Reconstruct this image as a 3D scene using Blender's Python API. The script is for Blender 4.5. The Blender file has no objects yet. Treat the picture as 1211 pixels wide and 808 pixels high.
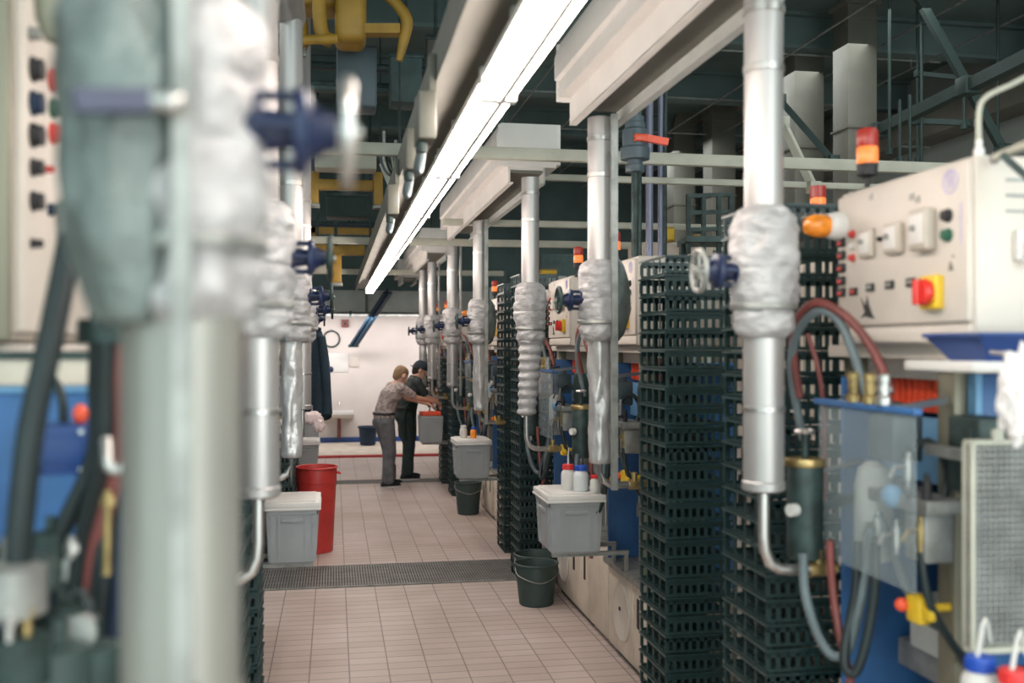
import bpy, bmesh, math, random
from mathutils import Vector, Matrix, noise
random.seed(7)
SC = bpy.context.scene
COL = SC.collection
PI = math.pi
# ------------------------------------------------------------------ camera frame
F = 1177.0; HZ = 410.0; CX = 605.5; H = 1.9
TH = math.atan(210.5 / F); S = math.sin(TH); C = math.cos(TH)
def W(px, py, d):
    """world point that stands at depth d behind photo pixel (px, py)"""
    u = (px - CX) / F * d
    return Vector((d * S + u * C, d * C - u * S, H + (HZ - py) / F * d))
def on_x(px, py, X):
    d = X / (S + C * (px - CX) / F)
    return W(px, py, d)
def Yd(d, X): return (d - X * S) / C

# ------------------------------------------------------------------ materials
def lin(c):
    c = c / 255.0
    return c / 12.92 if c <= 0.04045 else ((c + 0.055) / 1.055) ** 2.4
MATS = {}
def mat(name, rgb, rough=0.5, metal=0.0, var=0.08, vscale=6.0, bump=0.0, bscale=40.0, spec=0.5, stretch=None, dirt=None):
    m = bpy.data.materials.new(name); m.use_nodes = True
    nt = m.node_tree; N = nt.nodes; L = nt.links
    b = N['Principled BSDF']
    tc = N.new('ShaderNodeTexCoord')
    mp = N.new('ShaderNodeMapping'); L.new(tc.outputs['Object'], mp.inputs['Vector'])
    if stretch: mp.inputs['Scale'].default_value = stretch
    nz = N.new('ShaderNodeTexNoise'); nz.inputs['Scale'].default_value = vscale; nz.inputs['Detail'].default_value = 5
    L.new(mp.outputs['Vector'], nz.inputs['Vector'])
    rp = N.new('ShaderNodeValToRGB')
    base = [lin(c) for c in rgb]
    lo = [max(0, c * (1 - 2.2 * var)) for c in base]
    if dirt: lo = [lin(c) for c in dirt]
    hi = [min(1, c * (1 + var)) for c in base]
    rp.color_ramp.elements[0].position = 0.3; rp.color_ramp.elements[1].position = 0.62
    rp.color_ramp.elements[0].color = (*lo, 1); rp.color_ramp.elements[1].color = (*hi, 1)
    L.new(nz.outputs['Fac'], rp.inputs['Fac']); L.new(rp.outputs['Color'], b.inputs['Base Color'])
    b.inputs['Roughness'].default_value = rough; b.inputs['Metallic'].default_value = metal
    b.inputs['Specular IOR Level'].default_value = spec
    if bump > 0:
        n2 = N.new('ShaderNodeTexNoise'); n2.inputs['Scale'].default_value = bscale; n2.inputs['Detail'].default_value = 4
        L.new(mp.outputs['Vector'], n2.inputs['Vector'])
        bp = N.new('ShaderNodeBump'); bp.inputs['Strength'].default_value = bump; bp.inputs['Distance'].default_value = 0.02
        L.new(n2.outputs['Fac'], bp.inputs['Height']); L.new(bp.outputs['Normal'], b.inputs['Normal'])
    MATS[name] = m
    return m
def emis(name, rgb, strength, rough=0.3):
    m = bpy.data.materials.new(name); m.use_nodes = True
    b = m.node_tree.nodes['Principled BSDF']
    c = [lin(x) for x in rgb]
    b.inputs['Base Color'].default_value = (*c, 1); b.inputs['Emission Color'].default_value = (*c, 1)
    b.inputs['Emission Strength'].default_value = strength; b.inputs['Roughness'].default_value = rough
    MATS[name] = m
    return m
def clear(name, rgb, alpha, rough=0.15):
    m = bpy.data.materials.new(name); m.use_nodes = True
    nt = m.node_tree; b = nt.nodes['Principled BSDF']
    b.inputs['Base Color'].default_value = (*[lin(x) for x in rgb], 1)
    b.inputs['Roughness'].default_value = rough; b.inputs['Alpha'].default_value = alpha
    tc = nt.nodes.new('ShaderNodeTexCoord'); nz = nt.nodes.new('ShaderNodeTexNoise'); nz.inputs['Scale'].default_value = 9
    mr = nt.nodes.new('ShaderNodeMapRange'); mr.inputs['To Min'].default_value = alpha * 0.7; mr.inputs['To Max'].default_value = min(1, alpha * 1.35)
    nt.links.new(tc.outputs['Object'], nz.inputs['Vector']); nt.links.new(nz.outputs['Fac'], mr.inputs['Value'])
    nt.links.new(mr.outputs['Result'], b.inputs['Alpha'])
    MATS[name] = m
    return m

mat('cream', (202, 192, 182), 0.45, var=0.03)
mat('cream_dirty', (202, 189, 174), 0.5, var=0.09, vscale=5)
mat('ivory', (186, 176, 164), 0.45, var=0.06)
mat('white_plastic', (212, 208, 204), 0.4, var=0.02)
mat('wall_paint', (204, 193, 188), 0.7, var=0.03, vscale=2)
mat('gray_paint', (176, 178, 174), 0.5, var=0.05)
mat('hood_paint', (212, 207, 202), 0.5, var=0.04, vscale=3)
mat('beam_cream', (172, 170, 156), 0.55, var=0.06)
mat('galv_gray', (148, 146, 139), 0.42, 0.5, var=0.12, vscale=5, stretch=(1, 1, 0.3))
mat('galv', (176, 172, 170), 0.40, 0.62, var=0.07, vscale=4, bump=0.05, bscale=12, stretch=(1, 1, 0.25))
mat('steel', (190, 186, 182), 0.3, 0.9, var=0.08)
mat('steel_dull', (150, 150, 146), 0.5, 0.6, var=0.15, vscale=12)
mat('jacket', (168, 165, 165), 0.48, 0.15, var=0.10, vscale=14, bump=0.6, bscale=20, stretch=(1, 1, 1.8))
mat('jacket_pad', (104, 112, 109), 0.45, 0.4, var=0.14, vscale=10, bump=0.6, bscale=18)
mat('foil', (190, 187, 186), 0.36, 0.55, var=0.06, bump=0.55, bscale=16)
mat('tray_black', (34, 56, 56), 0.36, var=0.12, vscale=20)
mat('black_rubber', (24, 36, 38), 0.5, var=0.15, vscale=10)
mat('red_rubber', (120, 62, 58), 0.5, var=0.15)
mat('gray_rubber', (96, 108, 112), 0.5, var=0.12)
mat('dark_metal', (46, 62, 60), 0.5, 0.3, var=0.25, vscale=14)
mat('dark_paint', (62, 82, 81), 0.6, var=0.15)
mat('blue_paint', (48, 94, 146), 0.45, var=0.10, vscale=7)
mat('blue_light', (110, 158, 196), 0.45, var=0.10, vscale=7)
mat('blue_dark', (26, 62, 124), 0.4, var=0.10)
mat('blue_valve', (26, 38, 70), 0.4, var=0.12)
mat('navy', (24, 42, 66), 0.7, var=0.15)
mat('strut_blue', (34, 58, 78), 0.5, var=0.08)
mat('olive', (130, 125, 108), 0.45, 0.35, var=0.07, stretch=(1, 1, .2))
mat('brass', (176, 152, 104), 0.35, 0.8, var=0.2, vscale=20)
mat('box_gray', (150, 153, 155), 0.5, var=0.04)
mat('lid_white', (210, 206, 202), 0.45, var=0.04)
mat('bin_red', (196, 58, 54), 0.4, var=0.06)
mat('orange_red', (228, 84, 52), 0.4, var=0.07)
mat('red_plastic', (206, 48, 40), 0.3, var=0.05)
mat('yellow_plastic', (222, 182, 44), 0.4, var=0.05)
mat('yellow_paint', (164, 126, 44), 0.5, var=0.12, vscale=5)
mat('green_plastic', (28, 84, 62), 0.4)
mat('bucket_green', (52, 68, 66), 0.5, var=0.06)
mat('bottle', (206, 203, 198), 0.35, var=0.04)
mat('bottle_clear', (206, 210, 212), 0.25, var=0.04)
mat('cap_blue', (30, 74, 170), 0.4, var=0.04)
mat('cap_red', (214, 50, 50), 0.4, var=0.04)
mat('duct', (104, 102, 93), 0.55, 0.2, var=0.10, vscale=2)
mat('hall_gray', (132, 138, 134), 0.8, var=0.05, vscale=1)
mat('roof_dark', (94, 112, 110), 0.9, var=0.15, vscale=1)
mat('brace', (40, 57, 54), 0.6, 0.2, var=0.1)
mat('grate', (136, 134, 132), 0.5, 0.4, var=0.1)
mat('grout_dark', (62, 64, 64), 0.8)
mat('cloth_white', (214, 208, 206), 0.9, var=0.05, bump=0.6, bscale=30)
mat('cloth_pink', (226, 204, 204), 0.9, var=0.08, bump=0.4)
mat('cloth_navy', (26, 44, 56), 0.9, var=0.15, bump=0.3)
mat('print_black', (36, 34, 36), 0.6)
mat('print_red', (196, 62, 60), 0.5)
mat('print_purple', (176, 168, 206), 0.6)
mat('orange_lens', (240, 142, 44), 0.2, var=0.12, vscale=30)
mat('red_lens', (170, 30, 22), 0.25, var=0.1)
emis('lens_lit_orange', (236, 122, 58), 0.45)
emis('lens_lit_red', (150, 40, 30), 0.12)
emis('tube', (255, 242, 232), 17.0)
clear('guard_clear', (170, 184, 188), 0.2)
mat('pvc', (74, 88, 96), 0.45, var=0.06)
mat('purple_pipe', (120, 122, 142), 0.4, 0.4, var=0.06)
# person
mat('skin', (206, 160, 138), 0.55, var=0.05, vscale=12)
mat('hair_blond', (142, 114, 86), 0.8, var=0.2, vscale=60, bump=0.5, bscale=90)
mat('hair_dark', (46, 38, 34), 0.8, var=0.2, vscale=60)
mat('cap_cloth', (34, 42, 52), 0.8, var=0.1)
mat('shirt_check', (166, 152, 148), 0.85, var=0.30, vscale=26, bump=0.3, bscale=14)
mat('shirt_dark', (50, 58, 58), 0.85, var=0.2, vscale=14, bump=0.3, bscale=14)
mat('trousers_gray', (106, 106, 110), 0.85, var=0.14, vscale=12, bump=0.4, bscale=10)
mat('trousers_dark', (44, 56, 56), 0.85, var=0.14, bump=0.4, bscale=10)
mat('apron_green', (26, 54, 46), 0.7, var=0.12, bump=0.25, bscale=8)
mat('shoe_black', (26, 30, 34), 0.6)
mat('eye_white', (232, 226, 220), 0.3)
mat('lips', (168, 104, 96), 0.5)

# floor tiles
def floor_mat():
    m = bpy.data.materials.new('floor_tiles'); m.use_nodes = True
    nt = m.node_tree; N = nt.nodes; L = nt.links; b = N['Principled BSDF']
    tc = N.new('ShaderNodeTexCoord')
    br = N.new('ShaderNodeTexBrick'); L.new(tc.outputs['Object'], br.inputs['Vector'])
    br.offset = 0.0; br.squash = 1.0
    br.inputs['Scale'].default_value = 1.0; br.inputs['Brick Width'].default_value = 0.228
    br.inputs['Row Height'].default_value = 0.115; br.inputs['Mortar Size'].default_value = 0.0045
    br.inputs['Mortar Smooth'].default_value = 0.3
    br.inputs['Color1'].default_value = (*[lin(x) for x in (212, 195, 189)], 1)
    br.inputs['Color2'].default_value = (*[lin(x) for x in (202, 184, 177)], 1)
    br.inputs['Mortar'].default_value = (*[lin(x) for x in (140, 124, 118)], 1)
    nz = N.new('ShaderNodeTexNoise'); nz.inputs['Scale'].default_value = 1.3; nz.inputs['Detail'].default_value = 6
    L.new(tc.outputs['Object'], nz.inputs['Vector'])
    mx = N.new('ShaderNodeMix'); mx.data_type = 'RGBA'; mx.blend_type = 'MULTIPLY'
    rp = N.new('ShaderNodeValToRGB'); rp.color_ramp.elements[0].position = 0.35; rp.color_ramp.elements[1].position = 0.6
    rp.color_ramp.elements[0].color = (0.78, 0.74, 0.68, 1); rp.color_ramp.elements[1].color = (1, 1, 1, 1)
    L.new(nz.outputs['Fac'], rp.inputs['Fac'])
    mx.inputs['Factor'].default_value = 0.7
    L.new(br.outputs['Color'], mx.inputs['A']); L.new(rp.outputs['Color'], mx.inputs['B'])
    L.new(mx.outputs['Result'], b.inputs['Base Color'])
    b.inputs['Roughness'].default_value = 0.42
    bp = N.new('ShaderNodeBump'); bp.inputs['Strength'].default_value = 0.35; bp.inputs['Distance'].default_value = 0.004; bp.invert = True
    L.new(br.outputs['Fac'], bp.inputs['Height']); L.new(bp.outputs['Normal'], b.inputs['Normal'])
    MATS['floor_tiles'] = m
floor_mat()

# ------------------------------------------------------------------ mesh building
def catmull(pts, n=6):
    P = [Vector(p) for p in pts]
    if len(P) < 3: return P
    out = []
    for i in range(len(P) - 1):
        p0 = P[max(i - 1, 0)]; p1 = P[i]; p2 = P[i + 1]; p3 = P[min(i + 2, len(P) - 1)]
        for k in range(n):
            t = k / n
            out.append(0.5 * ((2 * p1) + (p2 - p0) * t + (2 * p0 - 5 * p1 + 4 * p2 - p3) * t * t + (3 * p1 - p0 - 3 * p2 + p3) * t ** 3))
    out.append(P[-1])
    return out

class MB:
    def __init__(self): self.v = []; self.f = []
    def add(self, vs, fs):
        o = len(self.v); self.v += [tuple(v) for v in vs]; self.f += [tuple(i + o for i in f) for f in fs]; return self
    def from_bm(self, bm):
        bm.verts.index_update()
        self.add([v.co.copy() for v in bm.verts], [[v.index for v in f.verts] for f in bm.faces]); bm.free(); return self
    def box(self, x0, x1, y0, y1, z0, z1, b=0.0, seg=2):
        x0, x1 = sorted((x0, x1)); y0, y1 = sorted((y0, y1)); z0, z1 = sorted((z0, z1))
        if b <= 0:
            vs = [(x, y, z) for z in (z0, z1) for y in (y0, y1) for x in (x0, x1)]
            return self.add(vs, [(0, 2, 3, 1), (4, 5, 7, 6), (0, 1, 5, 4), (2, 6, 7, 3), (0, 4, 6, 2), (1, 3, 7, 5)])
        bm = bmesh.new(); bmesh.ops.create_cube(bm, size=1)
        for v in bm.verts:
            v.co = Vector(((x0 + x1) / 2 + v.co.x * (x1 - x0), (y0 + y1) / 2 + v.co.y * (y1 - y0), (z0 + z1) / 2 + v.co.z * (z1 - z0)))
        b = min(b, 0.45 * min(x1 - x0, y1 - y0, z1 - z0))
        bmesh.ops.bevel(bm, geom=bm.edges[:], offset=b, segments=seg, affect='EDGES', profile=0.5)
        return self.from_bm(bm)
    def bar(self, p0, p1, w, h=None, b=0.0):
        """rectangular bar between two points"""
        p0 = Vector(p0); p1 = Vector(p1); h = h or w
        d = (p1 - p0); L = d.length; d.normalize()
        up = Vector((0, 0, 1)) if abs(d.z) < 0.95 else Vector((0, 1, 0))
        s = d.cross(up).normalized(); u = s.cross(d)
        vs = [p + s * a * w / 2 + u * c * h / 2 for p in (p0, p1) for a, c in ((-1, -1), (1, -1), (1, 1), (-1, 1))]
        return self.add(vs, [(0, 1, 2, 3), (7, 6, 5, 4), (0, 4, 5, 1), (1, 5, 6, 2), (2, 6, 7, 3), (3, 7, 4, 0)])
    def tube(self, pts, r, n=12, smooth=0, caps=True):
        P = catmull(pts, smooth) if smooth else [Vector(p) for p in pts]
        R = r if isinstance(r, (list, tuple)) else [r] * len(P)
        if len(R) != len(P):
            m = len(R) - 1
            R = [R[min(int(i / (len(P) - 1) * m), m - 1)] * (1 - (i / (len(P) - 1) * m - min(int(i / (len(P) - 1) * m), m - 1))) + R[min(int(i / (len(P) - 1) * m), m - 1) + 1] * (i / (len(P) - 1) * m - min(int(i / (len(P) - 1) * m), m - 1)) for i in range(len(P))]
        t = (P[1] - P[0]).normalized()
        a = Vector((1, 0, 0)) if abs(t.x) < 0.8 else Vector((0, 1, 0))
        u = t.cross(a).normalized(); vs = []; fs = []
        for i, p in enumerate(P):
            if i == 0: tt = (P[1] - P[0])
            elif i == len(P) - 1: tt = P[-1] - P[-2]
            else: tt = (P[i + 1] - P[i]).normalized() + (P[i] - P[i - 1]).normalized()
            if tt.length < 1e-9: tt = t.copy()
            tt.normalize(); u = (u - tt * u.dot(tt)).normalized(); w = tt.cross(u)
            for k in range(n):
                an = 2 * PI * k / n
                vs.append(p + (u * math.cos(an) + w * math.sin(an)) * R[i])
        for i in range(len(P) - 1):
            for k in range(n):
                k2 = (k + 1) % n
                fs.append((i * n + k, i * n + k2, (i + 1) * n + k2, (i + 1) * n + k))
        if caps:
            fs.append(tuple(range(n - 1, -1, -1))); fs.append(tuple((len(P) - 1) * n + k for k in range(n)))
        return self.add(vs, fs)
    def cyl(self, p0, p1, r, r1=None, n=20): return self.tube([p0, p1], [r, r if r1 is None else r1], n)
    def lathe(self, prof, o=(0, 0, 0), axis='z', n=28, wob=None):
        """prof: list of (radius, height); closed with fans when the radius is 0"""
        o = Vector(o); vs = []; fs = []
        def pt(r, z, a):
            c, s = r * math.cos(a), r * math.sin(a)
            if axis == 'z': return o + Vector((c, s, z))
            if axis == 'x': return o + Vector((z, c, s))
            return o + Vector((s, z, c))
        for (r, z) in prof:
            for k in range(n):
                a = 2 * PI * k / n; rr = r
                if wob: rr = r + wob(a, z, r)
                vs.append(pt(rr, z, a))
        m = len(prof)
        for i in range(m - 1):
            for k in range(n):
                k2 = (k + 1) % n
                fs.append((i * n + k, i * n + k2, (i + 1) * n + k2, (i + 1) * n + k))
        if prof[0][0] > 1e-5: fs.append(tuple(range(n - 1, -1, -1)))
        if prof[-1][0] > 1e-5: fs.append(tuple((m - 1) * n + k for k in range(n)))
        return self.add(vs, fs)
    def ell(self, c, r, n=16, wob=0.0, seed=0.0):
        c = Vector(c); r = (r, r, r) if not isinstance(r, (tuple, list)) else r
        bm = bmesh.new(); bmesh.ops.create_uvsphere(bm, u_segments=n, v_segments=max(6, n * 2 // 3), radius=1)
        for v in bm.verts:
            k = 1.0
            if wob: k += wob * noise.noise(v.co * 2.3 + Vector((seed, seed * 1.7, 0)))
            v.co = Vector((c.x + v.co.x * r[0] * k, c.y + v.co.y * r[1] * k, c.z + v.co.z * r[2] * k))
        return self.from_bm(bm)
    def torus(self, c, axis, R, r, n=28, m=8):
        c = Vector(c); pts = []
        vs = []; fs = []
        for i in range(n):
            a = 2 * PI * i / n
            for j in range(m):
                b = 2 * PI * j / m; rr = R + r * math.cos(b); h = r * math.sin(b)
                x, y = rr * math.cos(a), rr * math.sin(a)
                vs.append(c + (Vector((x, y, h)) if axis == 'z' else Vector((h, x, y)) if axis == 'x' else Vector((y, h, x))))
        for i in range(n):
            for j in range(m):
                i2 = (i + 1) % n; j2 = (j + 1) % m
                fs.append((i * m + j, i2 * m + j, i2 * m + j2, i * m + j2))
        return self.add(vs, fs)
    def prism(self, poly, axis, a, b):
        n = len(poly)
        def P(p, t): return (t, p[0], p[1]) if axis == 'x' else (p[0], t, p[1]) if axis == 'y' else (p[0], p[1], t)
        vs = [P(p, a) for p in poly] + [P(p, b) for p in poly]
        fs = [tuple(range(n)), tuple(range(2 * n - 1, n - 1, -1))] + [(i, (i + 1) % n, n + (i + 1) % n, n + i) for i in range(n)]
        return self.add(vs, fs)
    def build(self, name, m, parent=None, ang=38):
        me = bpy.data.meshes.new(name)
        if parent is not None: off = Vector(world_loc(parent))
        else:
            xs = [v[0] for v in self.v]; ys = [v[1] for v in self.v]; zs = [v[2] for v in self.v]
            off = Vector(((min(xs) + max(xs)) / 2, (min(ys) + max(ys)) / 2, min(zs)))
        me.from_pydata([Vector(v) - off for v in self.v], [], self.f)
        bm = bmesh.new(); bm.from_mesh(me); bmesh.ops.recalc_face_normals(bm, faces=bm.faces[:]); bm.to_mesh(me); bm.free()
        me.polygons.foreach_set('use_smooth', [True] * len(me.polygons))
        me.set_sharp_from_angle(angle=math.radians(ang))
        me.materials.append(MATS[m] if isinstance(m, str) else m)
        o = bpy.data.objects.new(name, me); COL.objects.link(o)
        if parent is not None: o.parent = parent
        else: o.location = off
        return o
def world_loc(o):
    v = Vector(o.location)
    p = o.parent
    while p is not None:
        v = v + Vector(p.location); p = p.parent
    return v
def tag(o, label, cat, group=None, kind=None):
    o['label'] = label; o['category'] = cat
    if group: o['group'] = group
    if kind: o['kind'] = kind
    return o
def thing(name, label, cat, loc=(0, 0, 0), group=None):
    o = bpy.data.objects.new(name, None); COL.objects.link(o); o.location = loc; o.empty_display_size = 0.1
    return tag(o, label, cat, group)
def struct(o): o['kind'] = 'structure'; return o
def copy_tree(o, parent=None):
    c = o.copy(); COL.objects.link(c)
    if parent is not None: c.parent = parent
    for ch in list(o.children): copy_tree(ch, c)
    return c
ORD = ['top', 'second', 'third', 'fourth', 'fifth', 'sixth', 'seventh', 'eighth', 'ninth', 'tenth', 'eleventh', 'twelfth', 'thirteenth', 'fourteenth', 'fifteenth', 'sixteenth', 'seventeenth', 'eighteenth', 'nineteenth', 'twentieth', 'twenty-first', 'twenty-second', 'twenty-third', 'twenty-fourth', 'twenty-fifth', 'twenty-sixth', 'twenty-seventh', 'twenty-eighth', 'twenty-ninth', 'thirtieth']
FIRST = ['first'] + ORD[1:]

# ------------------------------------------------------------------ camera, world
cam = bpy.data.cameras.new('camera'); co = bpy.data.objects.new('camera', cam); COL.objects.link(co)
co.location = (0, 0, H); co.rotation_euler = (PI / 2, 0, -TH)
cam.sensor_width = 36; cam.lens = F * 36 / 1211; cam.shift_y = (HZ - 404) / 1211
cam.clip_start = 0.05
cam.dof.use_dof = True; cam.dof.focus_distance = 7.5; cam.dof.aperture_fstop = 1.7
SC.camera = co
w = bpy.data.worlds.new('world'); SC.world = w; w.use_nodes = True
bg = w.node_tree.nodes['Background']; bg.inputs['Color'].default_value = (0.62, 0.80, 0.80, 1); bg.inputs['Strength'].default_value = 1.6
vs_ = SC.view_settings; SC.display_settings.display_device = 'sRGB'
vs_.view_transform = 'Standard'; vs_.look = 'None'; vs_.gamma = 1; vs_.exposure = 0.7; vs_.use_curve_mapping = False
SC.cycles.use_denoising = True
SC.cycles.max_bounces = 6; SC.cycles.transparent_max_bounces = 12
def area(name, loc, rot, sx, sy, power, col=(1, 1, 1)):
    l = bpy.data.lights.new(name, 'AREA'); l.shape = 'RECTANGLE'; l.size = sx; l.size_y = sy; l.energy = power; l.color = col
    o = bpy.data.objects.new(name, l); COL.objects.link(o); o.location = loc; o.rotation_euler = rot
    return o
area('front_fill', (3.4, -3.9, 2.6), (PI / 2, 0, math.radians(-4)), 5.5, 4.4, 130, (1, .97, .95))  # added fill light behind the camera, no gate stands there
area('hall_fill', (4.8, 8, 4.95), (0, 0, 0), 1.0, 18, 120, (.95, 1, .98))  # unseen fill light added over the hall, without fixtures
area('hall_fill', (-3.2, 8, 4.95), (0, 0, 0), 1.0, 18, 130, (.95, 1, .98))  # matching added fill on the red-bin side
area('end_wall_light', (.6, 18.5, 2.42), (math.radians(30), 0, 0), 5, .2, 52, (1, .97, .95))  # unseen light added to brighten the back wall
# ------------------------------------------------------------------ setting
YB = 19.7      # back wall
struct(MB().box(-6, 8, -4, YB, -0.1, 0).build('floor', 'floor_tiles'))
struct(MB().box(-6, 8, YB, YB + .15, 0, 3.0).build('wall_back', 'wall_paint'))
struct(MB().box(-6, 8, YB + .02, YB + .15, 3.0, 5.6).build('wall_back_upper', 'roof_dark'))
struct(MB().box(7.8, 7.95, -3, YB, 0, 5.6).build('wall_right', 'hall_gray'))
struct(MB().box(-6.15, -6, -1, YB, 0, 5.6).build('wall_left', 'hall_gray'))
struct(MB().box(-6, 8, -1.0, YB + .1, 5.55, 5.7).build('ceiling', 'roof_dark'))
struct(MB().box(-6, 7.8, YB - .03, YB, 0, .13, .005).build('baseboard_back', 'blue_dark'))
struct(MB().box(-5, 7, 17.3, YB - .03, 0, .035, .008).build('trim_1', 'cream_dirty'))
struct(MB().box(-5, 7, 17.22, 17.30, 0, .042, .004).build('trim_2', 'print_red'))
# roof beams across the hall
for i, y in enumerate((3, 5.4, 7.8, 10.2, 12.6, 15, 17.4)):
    m = MB(); m.box(-6, 7.8, y - .10, y + .10, 5.15, 5.19); m.box(-6, 7.8, y - .02, y + .02, 5.19, 5.51); m.box(-6, 7.8, y - .10, y + .10, 5.51, 5.55)
    o = m.build('ceiling_beam', 'roof_dark'); struct(o)
# thin wires of a ceiling grid
m = MB()
for x in (1.6, 2.4, 3.2, 4.0, 4.8, 5.6, 6.4): m.box(x - .008, x + .008, 1, 19, 5.02, 5.035)
for y in (4, 6, 8, 10, 12, 14, 16): m.box(1.4, 6.6, y - .008, y + .008, 5.035, 5.05)
for x in (1.6, 4.0, 6.4):
    for y in (3.05, 10.25, 17.45): m.box(x - .006, x + .006, y - .006, y + .006, 5.02, 5.2)
tag(m.build('ceiling_wire_grid', 'steel_dull'), 'thin pale wire grid hung flat below the dark hall ceiling', 'wire grid')

# floor drain grates
def grate(name, label, x0, x1, y0, y1, pitch):
    t = thing(name, label, 'floor grate', ((x0 + x1) / 2, (y0 + y1) / 2, 0))
    MB().box(x0, x1, y0, y1, .0, .003).build('drain_pan', 'grout_dark', t)
    m = MB(); x = x0 + pitch / 2
    while x < x1: m.box(x - .006, x + .006, y0 + .02, y1 - .02, .003, .012); x += pitch
    k = y0 + .1
    while k < y1: m.box(x0, x1, k - .004, k + .004, .003, .0095); k += .12
    m.build('grating', 'grate', t)
    f = MB(); f.box(x0, x1, y0, y0 + .02, .003, .013); f.box(x0, x1, y1 - .02, y1, .003, .013); f.build('edge_frame', 'steel_dull', t)
grate('floor_grate', 'wide grey metal drain grate across the aisle beside the red bin', -.62, 1.68, 7.95, 8.72, .022)
grate('floor_grate', 'narrow dark drain grate across the aisle by the workers feet', -.62, 1.68, 13.95, 14.25, .03)

# ------------------------------------------------------------------ back wall details
def on_wall(px, py, off=0.0):
    k = (YB - off) / (C - S * (px - CX) / F)
    return W(px, py, k)
p = on_wall(392, 401, .03)
m = MB().torus((p.x, YB - .02, p.z), 'y', .155, .016)
t = thing('hose_reel_hoop', 'thin dark round hoop hanging on the white back wall', 'hoop', (p.x, YB, p.z))
m.build('hoop', 'dark_metal', t); MB().box(p.x - .02, p.x + .02, YB - .03, YB, p.z + .14, p.z + .19, .005).build('hook', 'steel_dull', t)
a, b = on_wall(387, 418), on_wall(421, 440)
t = thing('paper_notice', 'large blank white paper sheet on the back wall beside the coat', 'notice', (a.x, YB, b.z))
MB().box(a.x, b.x - .15, YB - .012, YB, b.z, a.z, .002).build('sheet', 'white_plastic', t)
MB().box(b.x - .13, b.x + .05, YB - .02, YB, b.z + .1, a.z - .08, .003).build('sheet', 'cream', t)
a, b = on_wall(380, 486), on_wall(418, 490)
t = thing('wash_basin', 'white wall basin with brown drain pipe on the back wall', 'basin', (a.x, YB, b.z))
m = MB(); m.prism([(YB - .42, a.z), (YB - .42, a.z - .05), (YB - .3, a.z - .13), (YB, a.z - .15), (YB, a.z), (YB - .03, a.z), (YB - .05, a.z - .1), (YB - .28, a.z - .09), (YB - .38, a.z - .01)], 'x', a.x, b.x)
m.build('bowl', 'white_plastic', t)
p = on_wall(401, 480)
MB().tube([(p.x, YB - .15, a.z - .14), (p.x, YB - .15, a.z - .42), (p.x, YB - .1, a.z - .5), (p.x, YB, a.z - .5)], .035, 12).build('drain_pipe', 'red_rubber', t)
MB().tube([(p.x, YB, a.z + .18), (p.x, YB - .06, a.z + .18), (p.x, YB - .1, a.z + .17), (p.x, YB - .12, a.z + .12)], .015, 10).build('tap', 'steel', t)
a = on_wall(408, 383)
MB2 = MB().box(a.x - .07, a.x + .07, YB - .09, YB, a.z - .07, a.z + .08, .01)
t = thing('alarm_box', 'small dark red box high on the back wall', 'alarm box', (a.x, YB, a.z)); MB2.build('casing', 'red_rubber', t)
MB().cyl((a.x, YB - .1, a.z), (a.x, YB - .085, a.z), .03).build('call_button', 'print_black', t)
# blue sloping strut by the back wall
p0 = W(459, 346, 17.9); p1 = W(418, 409, 19.1)
t = thing('sloping_brace', 'blue steel brace sloping down in front of the white back wall', 'brace', (p1.x, p1.y, p1.z))
m = MB(); m.bar(p0, p1, .16, .05); m.bar(p0 + Vector((0, -.05, .02)), p1 + Vector((0, -.05, .02)), .02, .12); m.build('bar', 'strut_blue', t)
MB().box(p1.x - .1, p1.x + .1, p1.y - .06, p1.y + .06, p1.z - .03, p1.z + .02, .005).build('end_plate', 'dark_metal', t)
p0 = W(391, 437, 18.9); p1 = W(371, 470, 18.9)
t = thing('broom_handle_bracket', 'short dark blue bar leaning behind the hanging coat', 'bar', tuple(p1))
MB().bar(p0, p1, .11, .05).build('bar', 'blue_dark', t); MB().ell(p0, .06, 10).build('end_cap', 'navy', t)
# dark blue tub by the wall
p = W(435, 523, 18.8)
t = thing('storage_tub', 'dark blue tub on the floor at the back wall behind the workers', 'tub', (p.x, p.y, .035))
MB().lathe([(.0, .05), (.13, .045), (.145, .06), (.17, .36), (.19, .37), (.19, .39), (.165, .39), (.135, .08), (0, .07)], (p.x, p.y, 0)).build('tub', 'navy', t)
MB().torus((p.x, p.y, .385), 'z', .185, .012).build('rim', 'navy', t)
# grey header duct across the end of the aisle
t = thing('cross_duct', 'long grey duct running across above the white back wall', 'duct', (0.5, 19.2, 2.52))
MB().box(-3, 5, 18.95, 19.5, 2.52, 2.95, .01).build('duct_body', 'gray_paint', t)
for x in (-1.8, -.6, .6, 1.8, 3.0): MB().box(x - .02, x + .02, 18.92, 19.53, 2.50, 2.97).build('flange', 'duct', t)
t = thing('cross_pipe', 'grey pipe crossing below the duct at the end of the aisle', 'pipe', (0.5, 18.7, 2.45))
MB().cyl((-3, 18.7, 2.5), (5, 18.7, 2.5), .045).build('pipe', 'steel_dull', t)
for x in (-1.3, .3, 1.9): MB().box(x - .02, x + .02, 18.65, 18.97, 2.45, 2.56).build('bracket', 'dark_metal', t)

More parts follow.
